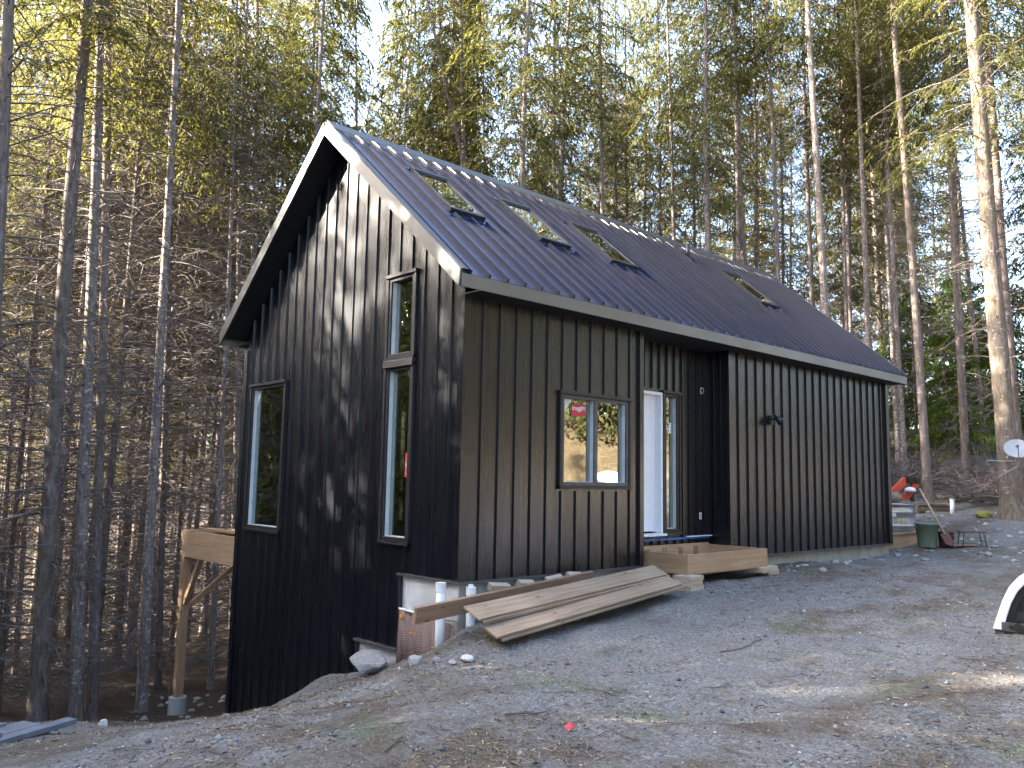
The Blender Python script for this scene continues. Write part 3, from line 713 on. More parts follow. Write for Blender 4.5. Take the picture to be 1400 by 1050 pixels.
# rear deck: rim, joists, post, braces, pier
zk = .13; dk = empty('rear_deck', (.1, W, 0), 0, 'unfinished timber deck on a tall post behind the house', 'deck')
t = MB(); t.box((0, .02, zk-.24), (.045, 2.70, zk)); t.build('rim_joist', MAT['woody'], dk, bevel=.003)
t = MB(); t.box((.047, 2.655, zk-.24), (6, 2.70, zk)); t.build('rim_joist', MAT['woodx'], dk, bevel=.003)
for x in np.arange(.45, 6, .45):
    t = MB(); t.box((x, .02, zk-.24), (x+.04, 2.654, zk-.004)); t.build('joist', MAT['woody'], dk)
t = MB(); t.box((.047, 2.30, zk-.49), (6, 2.44, zk-.242)); t.build('carrying_beam', MAT['woodx'], dk)
t = MB(); t.box((.0, .3, zk-.5), (.14, 2.62, zk-.243)); t.build('end_beam', MAT['woody'], dk)
t = MB(); t.box((.5, .9, zk+.001), (1.6, 1.04, zk+.04)); t.box((.3, .4, zk+.001), (.44, 2.3, zk+.04)); t.build('loose_decking', MAT['woodx'], dk)
gz = hz(.2, W+2.6)
for k, x in enumerate((.0, 2.9, 5.8)):
    t = MB(); t.box((x, 2.50, -3.0), (x+.15, 2.65, zk-.501 if k == 0 else zk-.495)); t.build('post', MAT['woodz'], dk, bevel=.004)
    t = MB(); t.lathe([(.0, -1.2), (.18, -1.2), (.16, .0), (.0, .0)], 16, (x+.075, 2.575, -3.0)); t.build('pier', MAT['concrete'], dk)
t = MB(); t.beam((.075, 2.5, -1.25), (.075, 1.75, zk-.30), .09, .09, (1,0,0)); t.build('brace', MAT['woodz'], dk)
t = MB(); t.beam((.15, 2.57, -1.35), (1.35, 2.4, zk-.42), .09, .09, (0,1,0)); t.build('brace', MAT['woodz'], dk)

# ------------------------------------------------------------------ rocks and twigs
rng = random.Random(5)
def rock_mesh(seed, sq=.7, amp=.35, sub=3):
    import bmesh
    bm = bmesh.new(); bmesh.ops.create_icosphere(bm, subdivisions=sub, radius=1)
    rr = random.Random(seed); off = Vector((rr.uniform(0, 50), rr.uniform(0, 50), rr.uniform(0, 50)))
    pl = [(Vector((rr.gauss(0,1), rr.gauss(0,1), rr.gauss(0,1))).normalized(), rr.uniform(.55, .85)) for _ in range(9)]
    for v in bm.verts:
        p = v.co.copy(); p *= 1 + amp * mnoise.noise(p * 1.1 + off)
        for nn, dd in pl:
            e = p.dot(nn) - dd
            if e > 0: p -= nn * e * .85
        p *= 1 + .05 * mnoise.noise(p * 5 + off)
        v.co = (p.x, p.y, p.z * sq)
    me = bpy.data.meshes.new('rock'); bm.to_mesh(me); bm.free(); me.update()
    for s in ('stone',): me.materials.append(MAT[s])
    return me
RM = [rock_mesh(i, .62 + .05*(i % 4)) for i in range(6)]
def rock(p, size, label, cat='rock', group=None, pale=False, sink=.3, k=None):
    me = RM[rng.randrange(6) if k is None else k]; o = bpy.data.objects.new('rock', me); COL.objects.link(o)
    s = size / 2; o.scale = (s*rng.uniform(.9,1.15), s*rng.uniform(.75,1.), s*rng.uniform(.8,1.05)); o.rotation_euler = (rng.uniform(-.2,.2), rng.uniform(-.2,.2), rng.uniform(0,6.28))
    o.location = (p[0], p[1], hz(p[0], p[1]) + s*(.62 - sink*1.2))
    if pale: o.material_slots[0].link = 'OBJECT'; o.material_slots[0].material = MAT['pale_stone']
    return tag(o, label, cat, group)
g = onx(503, 905, -.35); o = rock(g, .62, 'large grey boulder resting against the black gable wall', k=1, sink=.25, group='rocks by the house'); o.scale = (.34, .24, .24); o.rotation_euler = (0, 0, R(70)); o.location = g
for (u, v, s, lab) in ((640, 907, .17, 'white rock lying below the foundation corner'), (618, 910, .14, 'grey white rock touching the white rock below the corner'), (598, 905, .12, 'small flat stone nearest the brown drainage sheet'),
                       (567, 910, .22, 'low crumbled stone between boulder and drainage sheet'), (793, 838, .14, 'upper pale stone of three beside the ramp planks'), (788, 847, .13, 'middle pale stone of three beside the ramp planks'), (762, 852, .13, 'lowest stone of three beside the ramp planks'),
                       (1157, 772, .16, 'pale stone on the gravel before the far foundation'), (1126, 783, .2, 'flat tan offcut stone on the gravel past the porch'), (1352, 762, .22, 'flat pale rock alone at the far side of the drive'),
                       (140, 992, .16, 'round pale stone near the grey boards at the slope edge')):
    rock(gpt(u, v), s * .85, lab, group='rocks by the house', pale=u in (640, 793, 140), sink=.25)
for i in range(16):    # pale boulders on the bank across the drive (mirrored in the front window)
    x, y = rng.uniform(12, 20), rng.uniform(-14.5, -10.5); rock((x, y), rng.uniform(.5, 1.5), 'pale boulder on the bank across the drive', 'rock', 'boulders across the drive', True, .25)
cnt = 0
while cnt < 75:      # rubble strewn along the far side of the yard
    u, v = rng.uniform(1205, 1400), rng.uniform(698, 772)
    if u < 1260 and v < 745: continue
    p = gpt(u, v)
    rock(p, rng.choice((.06, .08, .11, .15)), 'broken stone among the rubble at the far edge of the yard', 'stone', 'rubble stones at the yard edge', rng.random() < .12, .4); cnt += 1
for i in range(26):   # stones in front of the foundation
    x = rng.uniform(6.2, 12.6); rock((x, rng.uniform(-.75, -.12)), rng.uniform(.06, .14), 'small stone along the foot of the far foundation wall', 'stone', 'stones along the far foundation', rng.random() < .12, .4)
for i in range(24):
    u, v = rng.uniform(180, 330), rng.uniform(950, 985); p = gpt(u, v)
    rock(p, rng.uniform(.08, .2), 'stone on the slope below the rear deck post', 'stone', 'stones below the deck', rng.random() < .12, .4)

def twig_obj(p, length, rz, seed, label='dry fallen twig lying on the gravel drive', r=.008):
    rr = random.Random(seed); n = 7; t = MB(); pts = []; b = rr.uniform(-.35, .35); ang_ = 0; q = Vector((0,0,0))
    for i in range(n):
        pts.append(q.copy()); ang_ += rr.uniform(-.25, .25) + b*.5; q = q + Vector((math.cos(ang_), math.sin(ang_), 0)) * length/n
    c, s = math.cos(rz), math.sin(rz)
    for a in pts:
        x, y = a.x*c - a.y*s, a.x*s + a.y*c; a.x, a.y = x, y; a.z = hz(p.x + x, p.y + y) - hz(p.x, p.y) + .008 + rr.uniform(0, .012)
    t.tube(pts, [r*(1 - .7*i/n) for i in range(n)], 5)
    if rr.random() < .6:
        j = rr.randrange(2, 5); d = (pts[j+1]-pts[j]).normalized(); sd_ = Vector((-d.y, d.x, .1)) * rr.choice((-1, 1))
        t.tube([pts[j], pts[j] + (d + sd_*.7)*length*.16, pts[j] + (d*1.3 + sd_)*length*.26 - Vector((0,0,.01))], [r*.6, r*.45, r*.25], 4)
    o = t.build('twig', MAT['twig'], None); o.location = (p.x, p.y, hz(p.x, p.y)); tag(o, label, 'twig', 'twigs fallen on the drive'); return o
for i in range(95):
    v = 845 + 205 * rng.random() ** .8; u = rng.uniform(120, 1400)
    if v < 930 - (u - 300)*.1: continue
    p = gpt(u, v); twig_obj(p, rng.uniform(.12, .5), rng.uniform(0, 6.28), i, r=rng.uniform(.003, .007))
for i, (u, v, l, lab) in enumerate(((985, 893, .95, 'longest straight twig lying on mid drive gravel'), (1310, 905, .6, 'hooked twig on the mossy side of the drive'), (690, 985, .6, 'curved pale twig near the scrap of red'))):
    twig_obj(gpt(u, v), l, (-.55, -.9, -.5)[i], 900 + i, lab, .010)
p = gpt(779, 994); t = MB(); t.prism([(0,0,0), (.06,.01,.01), (.055,.05,.03), (.01,.06,.012)], (.004,0,.006)); o = t.build('red_scrap', MAT['red_paper']); o.location = (p.x, p.y, hz(p.x, p.y) + .01); tag(o, 'scrap of orange red plastic lying on the drive', 'scrap')

# loose gravel and needle litter as real geometry
nr = np.random.default_rng(3)
def wedge(n, d0, d1, pw, umin=-780, umax=780):
    d = d0 + (d1 - d0) * nr.random(n) ** pw; uu = nr.uniform(umin, umax, n) / FPX
    x = CAM.x + d * (_f.x + uu * _r.x); y = CAM.y + d * (_f.y + uu * _r.y)
    ok = ~((x > -.1) & (y > -.06) & (x < 12.1) & (y < 6)); return x[ok], y[ok]
def hzs(x, y):
    h = hts(x, y); return h + np.array([.05 * mnoise.noise((a * .9, b * .9, 0)) + .03 * mnoise.noise((a * 3.1, b * 3.1, 4)) for a, b in zip(x, y)])
def pebbles():
    x, y = wedge(34000, 3.6, 17, 1.25); keep = np.array([mnoise.noise((a*.35, b*.9, 9)) + mnoise.noise((a*1.3, b*1.7, 2))*.5 > nr.uniform(-.6, .35) for a, b in zip(x, y)]); x, y = x[keep], y[keep]
    n = len(x); z = hzs(x, y); s = .005 + .010 * nr.random(n) ** 3 + (nr.random(n) > .992) * .02
    base = np.array([(1,0,0),(-.9,.2,0),(.1,1,0),(-.1,-.9,0),(.1,0,.8),(0,.1,-.8)])
    fc = np.array([(0,2,4),(2,1,4),(1,3,4),(3,0,4),(2,0,5),(1,2,5),(3,1,5),(0,3,5)])
    V = base[None] * s[:, None, None] * nr.uniform(.6, 1.3, (n, 6, 3)); a = nr.uniform(0, 6.28, n); c, q = np.cos(a)[:, None], np.sin(a)[:, None]
    V = np.stack([V[..., 0]*c - V[..., 1]*q, V[..., 0]*q + V[..., 1]*c, V[..., 2]], -1) + np.stack([x, y, z + s*.25], -1)[:, None]
    o = link('gravel', np_mesh('gravel', V.reshape(-1, 3), (fc[None] + 6*np.arange(n)[:, None, None]).reshape(-1, 3), 3), MAT['pebble']); tag(o, 'loose grey gravel scattered over the drive', 'gravel', kind='stuff')
pebbles()
def litter():
    x, y = wedge(52000, 3.6, 15, 1.2); keep = np.array([mnoise.noise((a*.3 + 5, b*.8, 1)) + mnoise.noise((a*1.1, b*1.6, 7))*.5 > nr.uniform(-.35, .5) for a, b in zip(x, y)]); x, y = x[keep], y[keep]
    n = len(x); z = hzs(x, y) + .006; a = nr.uniform(0, 6.28, n); l = nr.uniform(.02, .085, n); wd = nr.uniform(.001, .003, n)
    dx, dy = np.cos(a), np.sin(a); V = np.zeros((n, 4, 3))
    for k, (f_, g_) in enumerate(((-1, -1), (1, -1), (1, 1), (-1, 1))):
        V[:, k, 0] = x + f_*dx*l/2 - g_*dy*wd; V[:, k, 1] = y + f_*dy*l/2 + g_*dx*wd; V[:, k, 2] = z + (.012 if k in (1, 2) else 0) * nr.random(n)
    o = link('needle_litter', np_mesh('needle_litter', V.reshape(-1, 3), np.arange(4*n).reshape(-1, 4), 4), MAT['litter']); tag(o, 'dry needles and straw littering the drive', 'litter', kind='stuff')
litter()

# ------------------------------------------------------------------ trees
def tubes_np(paths, radii, sides):
    """paths (n,k,3), radii (n,k) -> verts, quads"""
    n, k, _ = paths.shape
    d = np.gradient(paths, axis=1); d /= np.linalg.norm(d, axis=-1, keepdims=True) + 1e-9
    ref = np.where(np.abs(d[..., 2:3]) < .9, np.array([0, 0, 1.]), np.array([1., 0, 0])); a = np.cross(d, ref); a /= np.linalg.norm(a, axis=-1, keepdims=True) + 1e-9; b = np.cross(d, a)
    th = np.arange(sides) * 2*np.pi/sides
    V = paths[:, :, None] + radii[:, :, None, None] * (a[:, :, None]*np.cos(th)[None, None, :, None] + b[:, :, None]*np.sin(th)[None, None, :, None])
    idx = np.arange(n*k*sides).reshape(n, k, sides); nx = np.roll(idx, -1, 2)
    Fq = np.stack([idx[:, :-1], nx[:, :-1], nx[:, 1:], idx[:, 1:]], -1).reshape(-1, 4)
    return V.reshape(-1, 3), Fq
def axis_xy(z, H, seed):
    return .10*np.sin(z*.35 + seed)*(z/H), .10*np.sin(z*.27 + seed*2.1)*(z/H)
def trunk_mesh(rg, H, r0, seed, flare=1.25):
    k = 26; z = np.concatenate([[-.6, 0, .25, .6], np.linspace(1.2, H, k-4)])
    ax, ay = axis_xy(np.maximum(z, 0), H, seed); rad = r0 * np.clip((1 - z/H), .02, 1)**.85; rad = rad * (1 + (flare-1)*np.exp(-np.maximum(z, 0)/.35)) * (1 + .04*np.sin(z*2.3 + seed))
    V, Fq = tubes_np(np.stack([ax, ay, z], -1)[None], rad[None], 10)
    # broken branch stubs
    m = 60; zz = rg.uniform(.8, H*.7, m); an = rg.uniform(0, 6.28, m); rr = r0*(1 - zz/H)**.85; bx, by = axis_xy(zz, H, seed); ln = rg.uniform(.05, .22, m)
    p0 = np.stack([bx + np.cos(an)*rr*.7, by + np.sin(an)*rr*.7, zz], -1); p1 = p0 + np.stack([np.cos(an), np.sin(an), rg.uniform(-.1, .4, m)], -1)*ln[:, None]
    V2, F2 = tubes_np(np.stack([p0, p1], 1), np.stack([np.full(m, .02), np.full(m, .008)], -1), 4)
    return np.concatenate([V, V2]), np.concatenate([Fq, F2 + len(V)])
def branch_set(rg, H, seed, zlo, zhi, n, Lf, rise, droop, k=7):
    z = rg.uniform(zlo, zhi, n); az = rg.uniform(0, 6.28, n); Ln = Lf(z) * rg.uniform(.55, 1.15, n); bx, by = axis_xy(z, H, seed)
    t = np.linspace(0, 1, k)[None]; wob = rg.normal(0, .16, (n, 1))*t**2
    rx = np.cos(az[:, None] + wob); ry = np.sin(az[:, None] + wob)
    ra = rg.uniform(*rise, (n, 1)); dr = rg.uniform(*droop, (n, 1))
    pz = z[:, None] + Ln[:, None]*(ra*t - dr*t**2)
    path = np.stack([bx[:, None] + rx*Ln[:, None]*t, by[:, None] + ry*Ln[:, None]*t, pz], -1); return path, Ln
def dead_mesh(rg, H, seed, zlo, zhi, n, Lm, twigs):
    path, Ln = branch_set(rg, H, seed, zlo, zhi, n, lambda z: Lm*(.55 + .45*np.sin(np.clip((z-zlo)/(zhi-zlo), 0, 1)*2.6)), (-.05, .45), (.1, .6))
    path = path + rg.normal(0, .03, path.shape) * np.linspace(0, 1, path.shape[1])[None, :, None]
    rad = (.0135*Ln[:, None]**.5) * np.linspace(1, .25, path.shape[1])[None]
    V, Fq = tubes_np(path, rad, 4); m = n*twigs; bi = rg.integers(0, n, m); t = rg.uniform(.25, .98, m)*(path.shape[1]-1); i0 = t.astype(int); fr = (t - i0)[:, None]
    i1 = np.minimum(i0+1, path.shape[1]-1); p = path[bi, i0]*(1-fr) + path[bi, i1]*fr; dv = path[bi, -1] - path[bi, 0]; dv /= np.linalg.norm(dv, axis=-1, keepdims=True)
    sd_ = np.cross(dv, [0, 0, 1.]) * rg.choice([-1, 1], m)[:, None]; tl = rg.uniform(.15, .7, m)[:, None]*np.sqrt(Ln[bi])[:, None]*.8
    d1 = dv*.6 + sd_*rg.uniform(.4, 1., (m, 1)) + np.stack([np.zeros(m), np.zeros(m), rg.uniform(-.6, .3, m)], -1)
    q1 = p + d1*tl*.5; q2 = p + d1*tl + np.stack([rg.normal(0, .06, m), rg.normal(0, .06, m), rg.uniform(-.16, .05, m)], -1)
    V2, F2 = tubes_np(np.stack([p, q1, q2], 1), np.stack([np.full(m, .006), np.full(m, .0045), np.full(m, .002)], -1), 3)
    return np.concatenate([V, V2]), np.concatenate([Fq, F2 + len(V)])
OUTN = (125, 34, 60)
def crown_mesh(rg, H, seed, zlo, n, Lm, dens=15, leaf=.17, hang=.7, q=9, fat=(.075, .14)):
    def Lf(z):
        t = np.clip((z - zlo)/(H - zlo), 0, 1); return Lm * np.where(t < .18, .65 + t*1.9, 1.0) * np.clip(1.06 - t**1.25, .05, 1)
    zz = None
    path, Ln = branch_set(rg, H, seed, zlo, H*.985, n, Lf, (-.02, .38), (.25, .75))
    Vb, Fb = tubes_np(path, .013*np.sqrt(Ln)[:, None]*np.linspace(1, .25, path.shape[1])[None], 3)
    cnt = np.maximum((Ln*dens).astype(int), 4); bi = np.repeat(np.arange(n), cnt); m = len(bi); k = path.shape[1]
    t01 = rg.uniform(.12, 1, m); t = t01*(k-1.001); i0 = t.astype(int); fr = (t - i0)[:, None]; p = path[bi, i0]*(1-fr) + path[bi, i0+1]*fr
    dv = path[bi, i0+1] - path[bi, i0]; dv /= np.linalg.norm(dv, axis=-1, keepdims=True); sd_ = np.cross(dv, [0, 0, 1.]); sd_ /= np.linalg.norm(sd_, axis=-1, keepdims=True) + 1e-9
    sd_ *= rg.choice([-1, 1], m)[:, None]; tl = (rg.uniform(.25, .75, m)*(1.1 - .6*t01))[:, None]*np.minimum(Ln[bi], 2.2)[:, None]**.6
    d1 = dv*.55 + sd_*.85 + np.array([0, 0, -1.])*rg.uniform(.0, hang, m)[:, None]; d1 /= np.linalg.norm(d1, axis=-1, keepdims=True)
    # leaflets along each spray
    s = np.repeat(np.linspace(.15, 1., q)[None], m, 0) + rg.normal(0, .05, (m, q)); c = p[:, None] + d1[:, None]*tl[:, None]*s[..., None] + np.array([0, 0, -1.])*(s[..., None]**2)*tl[:, None]*.35
    c = c.reshape(-1, 3); N = len(c); dd = np.repeat(d1, q, 0) + rg.normal(0, .45, (N, 3)) + np.array([0, 0, -.35]); dd /= np.linalg.norm(dd, axis=-1, keepdims=True)
    sdv = np.cross(dd, np.array([0, 0, 1.]) + rg.normal(0, .5, (N, 3))); sdv /= np.linalg.norm(sdv, axis=-1, keepdims=True) + 1e-9
    ll = rg.uniform(.6, 1.3, N)[:, None]*leaf; wd = rg.uniform(*fat, N)[:, None]*ll
    V = np.stack([c - dd*ll*.5, c + sdv*wd - dd*ll*.05, c + dd*ll*.5, c - sdv*wd - dd*ll*.05], 1)
    return Vb, Fb, V.reshape(-1, 3), np.arange(4*N).reshape(-1, 4)

PROTO = {}
def make_proto(key, seed, H, r0, dead, crown, bark='bark', leafm='leaf', flare=1.25):
    rg = np.random.default_rng(seed); o = {}
    V, Fq = trunk_mesh(rg, H, r0, seed, flare); o['trunk'] = np_mesh('trunk', V, Fq, 4); o['trunk'].materials.append(MAT[bark]); o['trunk'].polygons.foreach_set('use_smooth', [True]*len(Fq))
    if dead:
        V, Fq = dead_mesh(rg, H, seed, *dead); o['bare_branches'] = np_mesh('bare_branches', V, Fq, 4); o['bare_branches'].materials.append(MAT['twig'])
    if crown:
        Vb, Fb, Vl, Fl = crown_mesh(rg, H, seed, **crown)
        me = np_mesh('crown', np.concatenate([Vb, Vl]), np.concatenate([Fb, Fl + len(Vb)]), 4); me.materials.append(MAT[leafm]); me.materials.append(MAT['twig'])
        me.polygons.foreach_set('material_index', np.concatenate([np.ones(len(Fb), np.int32), np.zeros(len(Fl), np.int32)])); me.update(); o['crown'] = me
    PROTO[key] = (o, H, r0)
#           key     seed  H   r0    dead (zlo zhi n Lm twigs)      crown
make_proto('fir0',  11, 34, .145, (.8, 17, 140, 1.7, 6), dict(zlo=12.5, n=150, Lm=2.5, dens=10))
make_proto('fir1',  12, 36, .145, (.6, 19, 170, 2.1, 7), dict(zlo=14.0, n=150, Lm=2.3, dens=10))
make_proto('fir2',  13, 33, .145, (1.5, 16, 100, 1.3, 5), dict(zlo=11.0, n=160, Lm=2.6, dens=10))
make_proto('dense0', 14, 31, .14, (.6, 10, 100, 1.7, 6), dict(zlo=6.5, n=240, Lm=2.9, leaf=.19, dens=11))
make_proto('dense1', 15, 29, .13, (.5, 12, 130, 1.8, 7), dict(zlo=8.5, n=200, Lm=2.8, leaf=.19, dens=11))
make_proto('twiggy', 16, 30, .12, (.4, 19, 320, 2.1, 8), dict(zlo=14.5, n=100, Lm=2.0, dens=10))
make_proto('big',   17, 36, .26, (3.5, 15, 60, 1.8, 5), dict(zlo=9.5, n=200, Lm=3.6, dens=10), bark='bark_big', flare=1.6)
make_proto('sapling', 18, 6.5, .06, None, dict(zlo=.5, n=110, Lm=1.9, leaf=.17, dens=18), leafm='leaf_fresh')
make_proto('pole',  19, 33, .145, (2.5, 19, 55, 1.0, 4), dict(zlo=14.5, n=120, Lm=2.1, dens=10))

GT = 'tall conifers of the forest'
def tree(key, loc, zdir, rz, sr, sh, label, group=GT, name='conifer_tree', cat='tree'):
    pr, H, r0 = PROTO[key]; e = empty(name, loc, 0, label, cat, group)
    q = Vector((0, 0, 1)).rotation_difference(zdir) @ Matrix.Rotation(rz, 3, 'Z').to_quaternion()
    e.rotation_mode = 'QUATERNION'; e.rotation_quaternion = q
    for nm, me in pr.items():
        o = bpy.data.objects.new(nm, me); COL.objects.link(o); o.parent = e
        o.scale = (sr, sr, sh) if nm == 'trunk' else (sh, sh, sh)
    return e
HERO_XY = []
def hero(u1, v1, u2, v2, D, diam, key, label, h=None, group=GT):
    a, b = Ph(u2, v2, D), Ph(u1, v1, D); zd = (b - a).normalized(); pr, H, r0 = PROTO[key]
    p = a.copy()
    for _ in range(30):
        p = p - zd * (p.z - ht(p.x, p.y)) / zd.z
    sh = 1.0 if h is None else h / H
    HERO_XY.append((p.x, p.y)); 
    return tree(key, p, zd, rng.uniform(0, 6.28), diam/2/r0, sh, label, group)
H_ = hero
H_(14, 0, -8, 420, 14, .26, 'fir1', 'pale speckled trunk cut by the picture edge beside the tall firs')
H_(115, 0, 51, 975, 16.5, .36, 'fir1', 'thick grey trunk leaning beside the pile of grey boards')
H_(137, 0, 103, 985, 17, .27, 'fir0', 'straight speckled trunk just behind the tips of the grey boards')
H_(151, 0, 126, 985, 18.2, .23, 'fir0', 'brown grey trunk third in the cluster by the grey boards')
H_(243, 0, 193, 975, 19, .24, 'fir0', 'lone white flecked trunk halfway between board pile and deck post')
H_(232, 300, 215, 970, 22, .19, 'twiggy', 'thin pale trunk just behind the lone white flecked trunk')
H_(334, 100, 320, 740, 23, .22, 'twiggy', 'twig covered reddish trunk rising next to the low gable eave')
H_(398, 0, 393, 270, 31, .20, 'fir2', 'thin white trunk seen past the gable peak')
H_(430, 0, 424, 200, 28, .24, 'fir0', 'brown trunk directly above the gable peak')
H_(585, 0, 634, 236, 25, .19, 'pole', 'slanting bent trunk crossing a straight one above the first skylight')
H_(631, 0, 634, 235, 26, .21, 'pole', 'straight pale trunk crossed by the slanting one')
H_(757, 0, 758, 280, 27, .19, 'pole', 'slim pale trunk above the second skylight')
H_(818, 0, 824, 305, 27, .21, 'pole', 'slim grey trunk above the third skylight')
H_(841, 100, 843, 310, 35, .2, 'twiggy', 'dark thin trunk close behind the one above the third skylight')
H_(855, 100, 858, 315, 36, .22, 'twiggy', 'second dark trunk right of the third skylight trunk')
H_(901, 50, 902, 335, 33, .18, 'fir2', 'faint thin trunk beside a pale one over mid roof')
H_(913, 0, 921, 340, 30, .19, 'pole', 'thin pale trunk rising over the middle of the roof')
H_(948, 100, 951, 350, 36, .20, 'twiggy', 'dark slender trunk behind the roof vent')
H_(965, 60, 967, 360, 33, .18, 'fir2', 'thin brown trunk right after the roof vent')
H_(1002, 0, 1017, 360, 27, .22, 'pole', 'white birch pale trunk of a close pair over the fourth skylight')
H_(1004, 0, 1009, 360, 28.5, .22, 'pole', 'greyer trunk of the close pair over the fourth skylight')
H_(1031, 80, 1034, 370, 35, .24, 'twiggy', 'dark reddish trunk between the pale pair and a slim speckled one')
H_(1048, 0, 1064, 390, 27, .18, 'pole', 'slim speckled trunk above the far skylight')
H_(1099, 80, 1110, 410, 30, .22, 'fir2', 'dark trunk tight against the thick pale one near the roof end')
H_(1105, 0, 1127, 430, 24, .27, 'pole', 'thick pale trunk behind the end of the ridge')
H_(1146, 40, 1157, 450, 30, .19, 'fir2', 'light trunk of a twin pair past the end of the ridge')
H_(1150, 80, 1163, 460, 31, .20, 'fir2', 'dark trunk of a twin pair past the end of the ridge')
H_(1171, 0, 1186, 470, 27, .21, 'pole', 'tan trunk above the sloping roof end')
H_(1200, 90, 1230, 660, 31, .20, 'fir2', 'narrow trunk grazing the lower roof corner')
H_(1221, 0, 1268, 665, 24, .26, 'pole', 'tall leaning trunk beside the orange machine')
H_(1300, 250, 1322, 690, 26, .20, 'fir2', 'slender trunk standing clear between orange machine and thick moss trunk')
H_(1325, 0, 1384, 690, 21.5, .50, 'big', 'thickest mossy trunk with flared foot by the dish', 36)
H_(1350, 100, 1394, 660, 23.5, .33, 'fir2', 'brown trunk touching the thickest trunk behind the dish')
H_(1322, 360, 1351, 655, 33, .19, 'pole', 'whitish thin trunk left of the thickest trunk')
H_(1228, 480, 1240, 690, 28, .19, 'fir2', 'grey trunk rising just past the house corner')
H_(1252, 560, 1256, 680, 33, .13, 'twiggy', 'thinnest stem between house corner and orange machine')

# ------------------------------------------------------------------ things at the edges of the yard
MAT['galv'] = simple('galvanised steel', (.50, .52, .55), .32, .9, var=.2, scale=5)
MAT['green_bin'] = simple('faded green plastic', (.16, .21, .165), .5, var=.12)
MAT['orange_red'] = simple('orange red machine paint', (.62, .075, .03), .38, var=.15)
MAT['rust'] = simple('rusty steel', (.12, .055, .04), .8, var=.4, scale=14)
MAT['handle'] = wood_mat('worn tool handle', (.55, .42, .27), (.40, .28, .16), 2, .6, False)
MAT['bark_log'] = simple('log bark', (.26, .20, .14), .9, var=.4, scale=14, bump=.5)
MAT['endgrain'] = simple('log end grain', (.16, .11, .06), .8, var=.35, scale=20)
MAT['sheet'] = simple('blue grey weathered board', (.13, .142, .162), .55, var=.3, scale=3)
MAT['dish'] = simple('pale grey dish enamel', (.27, .285, .30), .45, var=.06)
MAT['moss'] = simple('yellow green moss', (.22, .21, .05), .9, var=.4, scale=20)
MAT['fibreglass'] = simple('white fibreglass', (.78, .80, .83), .22, var=.03)
def tinted():
    m = NM('dark tinted canopy glass'); m.set(Base_Color=(.012, .016, .02), Roughness=.03, Specular_IOR_Level=.9); return m.mat
MAT['tint'] = tinted()

# pickup canopy set down on the gravel at the picture edge; its open gate end faces the house
pb = P(1357, 862, 9.3); zb = ht(pb.x, pb.y) - .01
az_ = math.atan2(_r.y, _r.x)
cp = empty('truck_canopy', (pb.x, pb.y, zb), az_ - R(37), 'white pickup canopy with dark window standing on the gravel', 'truck canopy')
prof = [(0, .06), (.105, .38), (.18, .54), (.27, .65), (.38, .72), (.58, .755), (1.50, .755), (1.66, .72), (1.74, .65), (1.79, .55), (1.79, .06)]
inn_ = [(.10, .06), (.195, .36), (.26, .49), (.335, .58), (.43, .64), (.60, .665), (1.48, .665), (1.60, .635), (1.66, .58), (1.69, .50), (1.69, .06)]
DEP = 2.1
t = MB()
n_ = len(prof)
vs_ = [(x, 0, z) for x, z in prof] + [(x, 0, z) for x, z in inn_] + [(x, DEP, z) for x, z in prof] + [(x, .05, z) for x, z in inn_]
fs_ = []
for i in range(n_ - 1):
    fs_ += [(i, i+1, n_+i+1, n_+i), (i, 2*n_+i, 2*n_+i+1, i+1), (n_+i, n_+i+1, 3*n_+i+1, 3*n_+i)]
fs_ += [tuple(range(2*n_, 3*n_)), (0, n_, 3*n_, 2*n_)]
t.add(vs_, fs_); shell = t.build('shell', MAT['fibreglass'], cp, bevel=.012)
t = MB(); e_ = [(x, .022, z) for x, z in inn_]
c0 = Vector((.9, .022, .3)); rim = [Vector(p) + (c0 - Vector(p)) * .10 for p in e_]
m_ = len(e_); t.add(e_ + rim + [Vector(p) + Vector((0, -.012, 0)) for p in rim], [(i, i+1, m_+i+1, m_+i) for i in range(m_-1)] + [(m_+i, m_+i+1, 2*m_+i+1, 2*m_+i) for i in range(m_-1)])
t.build('window_seal', MAT['black'], cp)
t = MB(); t.prism([r_ + Vector((0, .006, 0)) for r_ in rim], (0, .006, 0)); t.build('rear_glass', MAT['tint'], cp)
t = MB(); t.box((.09, -.012, .05), (1.7, .02, .15)); t.box((.02, .03, .0), (1.77, .09, .055)); t.build('bottom_rail', MAT['frame_grey'], cp, bevel=.006)
t = MB(); t.tube([(.25, -.014, .11), (.25, -.045, .11)], .045, 14); t.box((.17, -.035, .095), (.25, -.014, .125)); t.build('latch', MAT['black'], cp)
t = MB(); t.box((.02, .09, .0), (.07, DEP, .055)); t.box((1.73, .09, .0), (1.78, DEP, .055)); t.build('side_rail', MAT['frame'], cp)

